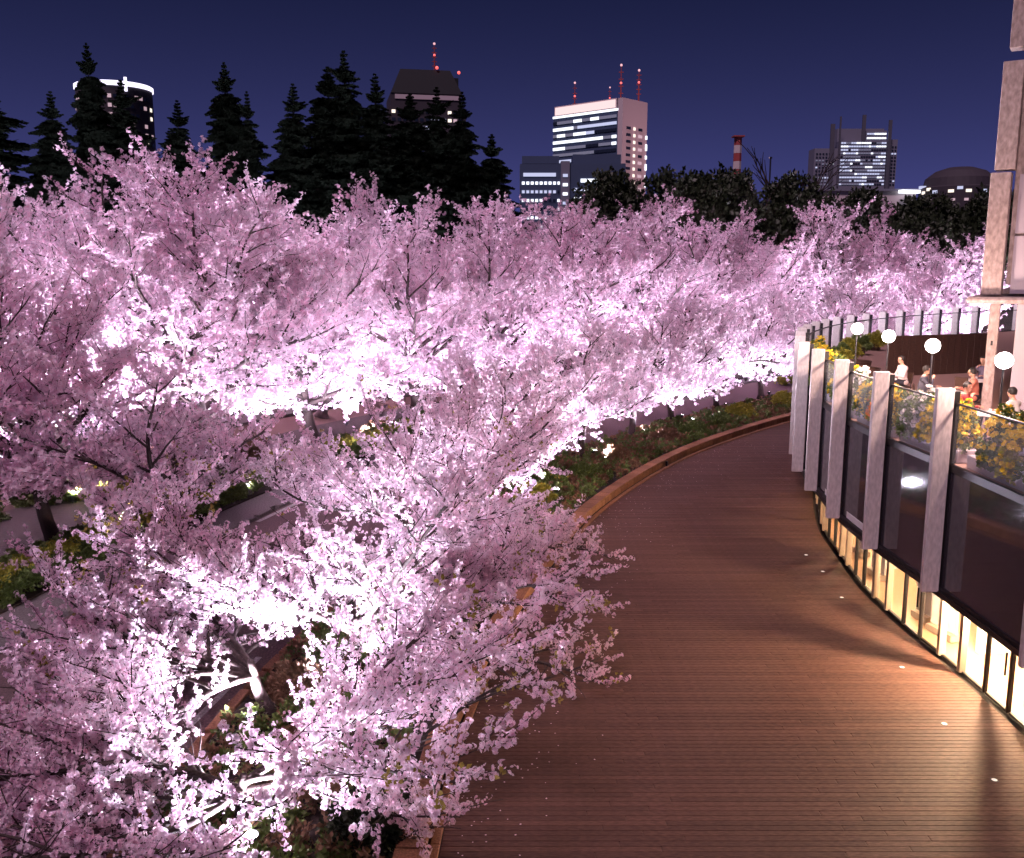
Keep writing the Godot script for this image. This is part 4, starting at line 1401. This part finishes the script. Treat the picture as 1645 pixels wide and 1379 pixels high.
	for i in 1000:
		var s := rng.randf_range(s_at_z(kerb, -10.0), s_at_z(kerb, -48.0))
		var d := -absf(rng.randfn(0.0, 1.1)) - 0.22
		if rng.randf() < 0.45:
			d = rng.randf_range(4.9, 11.2)
		xf.append(Transform3D(Basis(Vector3.UP, rng.randf() * TAU).scaled(Vector3.ONE * rng.randf_range(0.8, 1.5)), off3(kerb, s, d, 0.004)))
	tag(scatter(self, "fallen_petals", pet.make(), pm, xf), "fallen pale pink petals along the kerb and on the road", "petals")


# ---------------------------------------------------------------- on the terrace
func blend(a: float, b: float, k: float) -> float:
	var h := maxf(k - absf(a - b), 0.0) / k
	return minf(a, b) - h * h * k * 0.25


# the surface of tapered bones joined smoothly: bones are [from, to, radius, radius]
func skin_mesh(bones: Array, cell: float, k: float) -> MB:
	var lo := Vector3.ONE * 1e9
	var hi := Vector3.ONE * -1e9
	for b in bones:
		for e in 2:
			var r: Vector3 = Vector3.ONE * (b[2 + e] + cell * 2.5)
			lo = lo.min(b[e] - r)
			hi = hi.max(b[e] + r)
	var n := Vector3i(((hi - lo) / cell).ceil()) + Vector3i.ONE
	var f := PackedFloat32Array()
	f.resize(n.x * n.y * n.z)
	f.fill(1.0)
	for b in bones:
		var pa: Vector3 = b[0]
		var ba: Vector3 = b[1] - b[0]
		var bb := maxf(ba.dot(ba), 1e-9)
		var rm := Vector3.ONE * (maxf(b[2], b[3]) + k + cell * 2.0)
		var i0 := Vector3i(((pa.min(b[1]) - rm - lo) / cell).floor()).clamp(Vector3i.ZERO, n - Vector3i.ONE)
		var i1 := Vector3i(((pa.max(b[1]) + rm - lo) / cell).ceil()).clamp(Vector3i.ZERO, n - Vector3i.ONE)
		for z in range(i0.z, i1.z + 1):
			for y in range(i0.y, i1.y + 1):
				for x in range(i0.x, i1.x + 1):
					var p := lo + Vector3(x, y, z) * cell
					var t := clampf((p - pa).dot(ba) / bb, 0.0, 1.0)
					var d: float = p.distance_to(pa + ba * t) - lerpf(b[2], b[3], t)
					var id := (z * n.y + y) * n.x + x
					f[id] = blend(f[id], d, k)
	var at := {}
	var verts := PackedVector3Array()
	for z in n.z - 1:
		for y in n.y - 1:
			for x in n.x - 1:
				var id := (z * n.y + y) * n.x + x
				var inside := 0
				for c in 8:
					if f[id + (c & 1) + ((c >> 1) & 1) * n.x + (c >> 2) * n.x * n.y] < 0.0:
						inside += 1
				if inside == 0 or inside == 8:
					continue
				var sum := Vector3.ZERO
				var cnt := 0
				for e in [[0, 1], [2, 3], [4, 5], [6, 7], [0, 2], [1, 3], [4, 6], [5, 7], [0, 4], [1, 5], [2, 6], [3, 7]]:
					var fa := f[id + (e[0] & 1) + ((e[0] >> 1) & 1) * n.x + (e[0] >> 2) * n.x * n.y]
					var fb := f[id + (e[1] & 1) + ((e[1] >> 1) & 1) * n.x + (e[1] >> 2) * n.x * n.y]
					if (fa < 0.0) != (fb < 0.0):
						var va := Vector3(e[0] & 1, (e[0] >> 1) & 1, e[0] >> 2)
						var vb := Vector3(e[1] & 1, (e[1] >> 1) & 1, e[1] >> 2)
						sum += va.lerp(vb, fa / (fa - fb))
						cnt += 1
				at[id] = verts.size()
				verts.append(lo + (Vector3(x, y, z) + sum / cnt) * cell)
	var mb := MB.new()
	var stp := [1, n.x, n.x * n.y]
	for id in at:
		for a in 3:
			var b_: int = stp[(a + 1) % 3]
			var c_: int = stp[(a + 2) % 3]
			var s0 := f[id] < 0.0
			var s1: bool = f[id + stp[a]] < 0.0
			if s0 != s1 and at.has(id - b_) and at.has(id - c_) and at.has(id - b_ - c_):
				var v0 := verts[at[id]]
				var v1 := verts[at[id - b_]]
				var v2 := verts[at[id - b_ - c_]]
				var v3 := verts[at[id - c_]]
				if s0:
					mb.quad(v0, v3, v2, v1)
				else:
					mb.quad(v0, v1, v2, v3)
	return mb


# a seated person facing -z, hips at the origin 0.46 m above the floor; raised: the right hand is up at the chin
func seated_person(raised: bool) -> Dictionary:
	var body := []
	var V := func(x: float, y: float, z: float) -> Vector3: return Vector3(x, y, z)
	body.append([Vector3(-0.09, 0.02, 0.02), Vector3(0.09, 0.02, 0.02), 0.125, 0.125])
	body.append([Vector3(0, 0.04, 0.01), Vector3(0, 0.26, -0.01), 0.135, 0.125])
	body.append([Vector3(0, 0.26, -0.01), Vector3(0, 0.43, -0.03), 0.13, 0.12])
	body.append([Vector3(-0.15, 0.47, -0.02), Vector3(0.15, 0.47, -0.02), 0.072, 0.072])
	body.append([Vector3(0, 0.48, -0.03), Vector3(0, 0.60, -0.06), 0.058, 0.052])
	for s in [-1.0, 1.0]:
		body.append([Vector3(0.09 * s, 0.0, 0.0), Vector3(0.11 * s, 0.02, -0.42), 0.088, 0.060])
		body.append([Vector3(0.11 * s, 0.02, -0.42), Vector3(0.11 * s, -0.40, -0.40), 0.058, 0.038])
		body.append([Vector3(0.11 * s, -0.42, -0.38), Vector3(0.12 * s, -0.43, -0.56), 0.036, 0.026])
	var ra := [[Vector3(-0.185, 0.46, -0.02), Vector3(-0.235, 0.2, -0.12), Vector3(-0.13, 0.26, -0.36)], [Vector3(0.185, 0.46, -0.02), Vector3(0.235, 0.2, -0.12), Vector3(0.13, 0.26, -0.36)]]
	if raised:
		ra[1] = [Vector3(0.185, 0.46, -0.02), Vector3(0.24, 0.26, -0.24), Vector3(0.09, 0.50, -0.27)]
	for a in ra:
		body.append([a[0], a[1], 0.052, 0.042])
		body.append([a[1], a[2], 0.041, 0.028])
	var bm := skin_mesh(body, 0.022, 0.05)
	# cut the body's one surface into skin, top and trousers by where each face lies
	var sets := [MB.new(), MB.new(), MB.new()]
	for i in range(0, bm.v.size(), 3):
		var c := (bm.v[i] + bm.v[i + 1] + bm.v[i + 2]) / 3.0
		var which := 1
		if c.y > 0.545 and absf(c.x) < 0.09:
			which = 0
		elif c.y < 0.11 and not (absf(c.x) > 0.19 and c.z > -0.3):
			which = 2
		sets[which].tri(bm.v[i], bm.v[i + 1], bm.v[i + 2])
	# head with face, neck joins below
	var hd := []
	var hc := Vector3(0, 0.72, -0.085)
	hd.append([hc + Vector3(0, 0.035, 0.02), hc + Vector3(0, 0.03, -0.01), 0.088, 0.084])
	hd.append([hc + Vector3(0, 0.0, -0.02), hc + Vector3(0, -0.075, -0.045), 0.07, 0.042])
	hd.append([hc + Vector3(0, -0.06, 0.02), hc + Vector3(0, -0.15, 0.03), 0.052, 0.052])
	hd.append([hc + Vector3(0, 0.015, -0.098), hc + Vector3(0, -0.02, -0.112), 0.008, 0.014])
	for s in [-1.0, 1.0]:
		hd.append([hc + Vector3(0.086 * s, 0.02, 0.012), hc + Vector3(0.082 * s, -0.03, 0.008), 0.013, 0.009])
		hd.append([hc + Vector3(0.012 * s, -0.056, -0.098), hc + Vector3(0.02 * s, -0.055, -0.094), 0.007, 0.006])
	var hm := skin_mesh(hd, 0.008, 0.016)
	sets[0].v.append_array(hm.v)
	sets[0].c.append_array(hm.c)
	# hands: palm, four fingers bent at the knuckles, thumb from the palm's side
	for i in 2:
		var wr: Vector3 = ra[i][2]
		var fw: Vector3 = (ra[i][2] - ra[i][1]).normalized()
		var sd := -1.0 if i == 0 else 1.0
		var across := fw.cross(Vector3.UP).normalized()
		var dn := across.cross(fw).normalized()
		if dn.y > 0.0:
			dn = -dn
		var hb := []
		for j in 4:
			var o := across * (0.027 - 0.018 * j)
			hb.append([wr + o * 0.6, wr + o + fw * 0.085, 0.014, 0.011])
			var kn: Vector3 = wr + o + fw * 0.085
			var l: float = [0.034, 0.040, 0.038, 0.03][j]
			var k1 := kn + (fw * 0.85 + dn * 0.5).normalized() * l
			var k2 := k1 + (fw * 0.4 + dn * 0.9).normalized() * l * 0.75
			hb.append([kn, k1, 0.0095, 0.0085])
			hb.append([k1, k2, 0.0085, 0.007])
		var tb := wr + fw * 0.03 - across * 0.03 * sd
		hb.append([tb, tb + (fw * 0.7 - across * sd * 0.7).normalized() * 0.04, 0.012, 0.010])
		hb.append([tb + (fw * 0.7 - across * sd * 0.7).normalized() * 0.04, tb + (fw * 0.7 - across * sd * 0.7).normalized() * 0.04 + (fw + dn * 0.4).normalized() * 0.028, 0.0095, 0.008])
		var hm2 := skin_mesh(hb, 0.006, 0.006)
		sets[0].v.append_array(hm2.v)
		sets[0].c.append_array(hm2.c)
	var out := ArrayMesh.new()
	for sset in sets:
		var st := SurfaceTool.new()
		st.begin(Mesh.PRIMITIVE_TRIANGLES)
		st.set_smooth_group(0)
		for p in sset.v:
			st.add_vertex(p)
		st.index()
		st.generate_normals()
		st.commit(out)
	var hair := MB.new()
	for i in 10:
		for j in 20:
			var q := []
			for e in [[i, j], [i, j + 1], [i + 1, j + 1], [i + 1, j]]:
				var th: float = PI * 0.62 * e[0] / 10.0
				var ph: float = TAU * e[1] / 20.0
				var rr := 0.104 + 0.003 * sin(ph * 5.0)
				var p := Vector3(sin(th) * cos(ph), cos(th), sin(th) * sin(ph)) * rr
				if p.z < -0.06 and p.y < 0.035:
					p.z = -0.06
				if p.z > 0.0 and p.y < 0.0:
					p.y *= 1.9
				q.append(hc + Vector3(0, 0.03, 0.008) + p)
			hair.quad(q[0], q[1], q[2], q[3])
	var eyes := MB.new()
	for s in [-1.0, 1.0]:
		eyes.ball(hc + Vector3(0.032 * s, 0.012, -0.086), Vector3(0.011, 0.006, 0.008), 5)
	return {"body": out, "hair": hair.make(), "eyes": eyes.make()}


func build_terrace_things(front: Dictionary) -> void:
	rng.seed = 121
	# globe lamps on slim posts
	var globe := SphereMesh.new()
	globe.radius = 0.17
	globe.height = 0.34
	var post := MB.new()
	post.lathe([Vector2(0, 0), Vector2(0.11, 0), Vector2(0.11, 0.03), Vector2(0.028, 0.05), Vector2(0.024, 2.12), Vector2(0.06, 2.14), Vector2(0.06, 2.17), Vector2(0, 2.17)], 10)
	var pm := post.make()
	var spots := [[10.05, -19.0], [10.15, -22.5], [10.28, -25.5], [10.55, -28.6]]
	for i in spots.size():
		var lab: String = ["first globe lamp on the terrace, nearest the tower corner", "second globe lamp along the terrace, above the people", "third globe lamp along the terrace", "farthest globe lamp along the terrace"][i]
		var o := thing("globe_lamp", lab, "lamp", Vector3(spots[i][0], 4.78, spots[i][1]), 0.0, "globe lamps on the terrace")
		part(o, "post", pm, M.lamp_metal)
		part(o, "globe", globe, M.globe_glow, Transform3D(Basis(), Vector3(0, 2.29, 0)))
		var om := OmniLight3D.new()
		om.name = "globe_light"
		om.light_color = Color(1.0, 0.84, 0.78)
		om.light_energy = 14.0
		om.light_size = 0.15
		om.omni_range = 20.0
		om.omni_attenuation = 2.0
		om.shadow_enabled = true
		o.add_child(om)
		om.position = Vector3(0, 2.29, 0)
	# planters behind the glass with flowering plants
	var trough := MB.new()
	trough.chamfer(Vector3(0, 0.14, 0), Vector3(0.5, 0.28, 2.3), 0.015)
	var tm := trough.make()
	var fl := MB.new()
	for i in 5:
		flower(fl, rv() * 0.05, (rv() + Vector3.UP).normalized(), 0.05, 5, Color(1, 1, 1), Color(0.9, 0.8, 0.6))
	var fm := fl.make()
	var st := fin_stations(front)
	for i in range(1, 10):
		var s: float = (st[i] + st[i + 1]) * 0.5
		var p := off3(front, s, -0.62, 4.79)
		var h := heading(front, s)
		var turn := atan2(h.x, h.y)
		var o := thing("planter_trough", "grey planter trough behind the terrace glass in the %s bay" % ORD[i - 1], "planter", p, turn, "planter troughs on the terrace")
		part(o, "trough", tm, M.tower_panel, Transform3D(Basis.from_scale(Vector3(1, 1, st[i + 1] - st[i] - 0.4) / Vector3(1, 1, 2.3)), Vector3.ZERO))
		bpart(o, "soil", M.soil, Vector3(0, 0.285, 0), Vector3(0.44, 0.012, 2.0))
		for j in 3:
			var hh := rng.randf_range(0.85, 1.25)
			var kindm: String = [["yellow_petal", "yellow_petal", "white_petal"], ["yellow_petal", "orange_petal", "yellow_petal"], ["white_petal", "yellow_petal", "yellow_petal"]][i % 3][j]
			var plant := thing("flower_plant", "%s flowering plant in the terrace planter of the %s bay, %s in its trough" % [kindm.get_slice("_", 0), ORD[i - 1], ORD[j]], "flowers", o.position + Basis(Vector3.UP, turn) * Vector3(0, 0.22, -0.8 + j * 0.8), 0.0, "flowering plants in the terrace planters")
			var a := []
			var f := []
			for m in 110:
				var d := rv()
				d.y = absf(d.y)
				a.append(facing(d, rng.randf() * TAU, rng.randf_range(0.5, 0.9), Vector3(d.x * 0.42, d.y * hh, d.z * 0.55) * pow(rng.randf(), 0.5)))
			for m in 90:
				var d := rv()
				d.y = absf(d.y) * 0.9 + 0.1
				f.append(facing(d, rng.randf() * TAU, rng.randf_range(0.6, 1.2), Vector3(d.x * 0.46, d.y * hh * 1.05, d.z * 0.58) * rng.randf_range(0.75, 1.05)))
			scatter(plant, "leaves", M.clump_fine, M.leaf_mid if j != 1 else M.leaf_lime, a)
			scatter(plant, "flowers", fm, M[kindm], f)
	# tables, chairs, people
	var table := MB.new()
	table.lathe([Vector2(0, 0), Vector2(0.24, 0), Vector2(0.24, 0.02), Vector2(0.035, 0.04), Vector2(0.035, 0.69)], 16)
	var table_top := MB.new()
	table_top.lathe([Vector2(0, 0.69), Vector2(0.4, 0.69), Vector2(0.41, 0.70), Vector2(0.41, 0.715), Vector2(0.4, 0.725), Vector2(0, 0.725)], 24)
	var leg := MB.new()
	leg.tube(PackedVector3Array([Vector3(0, 0, 0), Vector3(0, 0.44, 0)]), PackedFloat32Array([0.014, 0.016]), 6)
	var seat := cbox(Vector3(0.42, 0.04, 0.42), 0.012)
	var back := cbox(Vector3(0.40, 0.34, 0.03), 0.012)
	var cup := MB.new()
	cup.lathe([Vector2(0, 0), Vector2(0.026, 0), Vector2(0.034, 0.09), Vector2(0.03, 0.09), Vector2(0.024, 0.01)], 12)
	var tops := [Vector3(11.35, 4.78, -22.0), Vector3(12.2, 4.78, -25.9), Vector3(11.6, 4.78, -29.0), Vector3(14.2, 4.78, -28.5)]
	var where := ["beside the tower corner", "in the middle of the terrace", "at the far end of the globe lamps", "at the terrace back"]
	var chairs := []
	for i in tops.size():
		var t := thing("cafe_table", "round white cafe table " + where[i], "table", tops[i], 0.0, "cafe tables on the terrace")
		part(t, "base", table.make(), M.lamp_metal)
		part(t, "table_top", table_top.make(), M.white_enamel)
		var c := thing("cup", "white cup on the cafe table " + where[i], "cup", tops[i] + Vector3(0.12, 0.727, -0.1), 0.0, "cups on the cafe tables")
		part(c, "body", cup.make(), M.white_enamel)
		for j in 2:
			var az := 0.5 + PI * j + i * 0.6
			var cp: Vector3 = tops[i] + Vector3(sin(az), 0, cos(az)) * 0.66
			var ch := thing("cafe_chair", "dark chair, %s side of the table %s" % [["near", "far"][j], where[i]], "chair", cp, az, "cafe chairs on the terrace")
			part(ch, "seat", seat, M.timber, Transform3D(Basis(), Vector3(0, 0.44, 0)))
			part(ch, "backrest", back, M.timber, Transform3D(Basis(Vector3.RIGHT, 0.15), Vector3(0, 0.72, 0.22)))
			for sx in [-1, 1]:
				for sz in [-1, 1]:
					part(ch, "leg", leg.make(), M.lamp_metal, Transform3D(Basis(), Vector3(0.18 * sx, 0, 0.18 * sz)))
				part(ch, "back_post", leg.make(), M.lamp_metal, Transform3D(Basis(Vector3.RIGHT, 0.15), Vector3(0.17 * sx, 0.42, 0.17)))
			chairs.append([cp, az])
	var poses := [seated_person(false), seated_person(true)]
	var cloth := [Color(0.55, 0.5, 0.45), Color(0.35, 0.05, 0.05), Color(0.42, 0.14, 0.1), Color(0.05, 0.05, 0.07), Color(0.5, 0.42, 0.42), Color(0.12, 0.1, 0.16)]
	var words_ := ["pale cream top", "dark red top", "rust orange top", "black top", "pale grey top", "dark purple top"]
	for i in 6:
		var ci: int = [0, 1, 2, 3, 4, 6][i]
		var pz: Dictionary = poses[i % 2]
		var o := thing("person", "person in %s, table %s, %s" % [words_[i], where[ci / 2], "one hand raised" if i % 2 else "arms forward"], "person", chairs[ci][0] + Vector3(0, 0.575, 0), chairs[ci][1], "people sitting on the terrace")
		var bd := MeshInstance3D.new()
		bd.name = "body"
		bd.mesh = pz.body
		bd.set_surface_override_material(0, M.skin)
		bd.set_surface_override_material(1, mat("top%d" % i, cloth[i], 0.9))
		bd.set_surface_override_material(2, mat("trousers%d" % i, Color(0.03, 0.03, 0.045), 0.9))
		o.add_child(bd)
		part(o, "hair", pz.hair, M.hair)
		part(o, "eyes", pz.eyes, M.hair)
	# brown timber screen and round wooden tubs
	var scr := thing("timber_screen", "dark brown timber board screen at the back of the terrace", "screen", Vector3(14.6, 4.78, -35.5), 0.32)
	for i in 16:
		part(scr, "board", cbox(Vector3(0.30, 1.55, 0.04), 0.006), M.timber, Transform3D(Basis(), Vector3(-0.2 + i * 0.315, 0.78, 0.004 * (i % 2))))
	bpart(scr, "rail", M.timber, Vector3(2.2, 1.3, -0.06), Vector3(5.0, 0.08, 0.05))
	bpart(scr, "rail", M.timber, Vector3(2.2, 0.3, -0.06), Vector3(5.0, 0.08, 0.05))
	for i in 5:
		var at := off3(front, s_at_z(front, -37.0 - i * 2.6), -1.5, 4.79)
		var o := shrub(M.clump_fine, M.leaf_mid if i % 2 else M.leaf_lime, "potted_shrub", "%s potted shrub along the far terrace glass, %s one from the near end" % ["green" if i % 2 else "lime", ORD[i]], at + Vector3(0, 0.3, 0), Vector3(0.45, 0.6, 0.45), 90, 0.8, "potted shrubs on the terrace")
		var pot := MB.new()
		pot.lathe([Vector2(0, -0.3), Vector2(0.22, -0.3), Vector2(0.3, 0.1), Vector2(0.26, 0.1), Vector2(0.25, 0.04), Vector2(0, 0.04)], 16)
		part(o, "pot", pot.make(), M.timber)
	var tub := MB.new()
	tub.lathe([Vector2(0, 0), Vector2(0.62, 0), Vector2(0.72, 0.62), Vector2(0.74, 0.7), Vector2(0.68, 0.7), Vector2(0.66, 0.6), Vector2(0, 0.6)], 28)
	for q in [[12.0, -32.2, "near"], [12.6, -34.6, "far"]]:
		var o := thing("wooden_tub", "round dark wooden tub on the terrace, %s one of the pair" % q[2], "tub", Vector3(q[0], 4.78, q[1]), 0.0, "round wooden tubs")
		part(o, "staves", tub.make(), M.timber)
		var hoop := MB.new()
		hoop.lathe([Vector2(0.705, 0.45), Vector2(0.712, 0.45), Vector2(0.72, 0.5), Vector2(0.713, 0.5)], 28)
		part(o, "hoop", hoop.make(), M.lamp_metal)


func build_small_things(kerb: Dictionary, front: Dictionary) -> void:
	rng.seed = 131
	glow("marker_glow", Color(1.0, 0.92, 0.8), 0.8)
	var rim := MB.new()
	rim.lathe([Vector2(0.07, 0.001), Vector2(0.07, 0.008), Vector2(0.05, 0.009)], 16)
	var len_ := MB.new()
	len_.lathe([Vector2(0.05, 0.007), Vector2(0.03, 0.009), Vector2(0, 0.0095)], 16)
	var list := [[9.25, -28.2], [9.25, -26.6], [9.05, -24.4], [8.85, -19.9], [8.6, -17.25], [8.55, -15.2]]
	for i in list.size():
		var o := thing("deck_marker_light", "small round marker light let into the boardwalk, %s from the far end" % ORD[i], "marker light", Vector3(list[i][0], 0.0, list[i][1]), 0.0, "marker lights in the boardwalk")
		part(o, "rim", rim.make(), M.lamp_metal)
		part(o, "lens", len_.make(), M.marker_glow)
	var box := thing("kerb_socket", "small dark socket box on the boardwalk side of the kerb", "socket", off3(kerb, s_at_z(kerb, -41.2), -0.06, 0.16), 0.0)
	var hx := heading(kerb, s_at_z(kerb, -41.2))
	part(box, "body", cbox(Vector3(0.09, 0.22, 0.14), 0.01), M.dark_frame, Transform3D(Basis(Vector3.UP, atan2(hx.x, hx.y)), Vector3.ZERO))
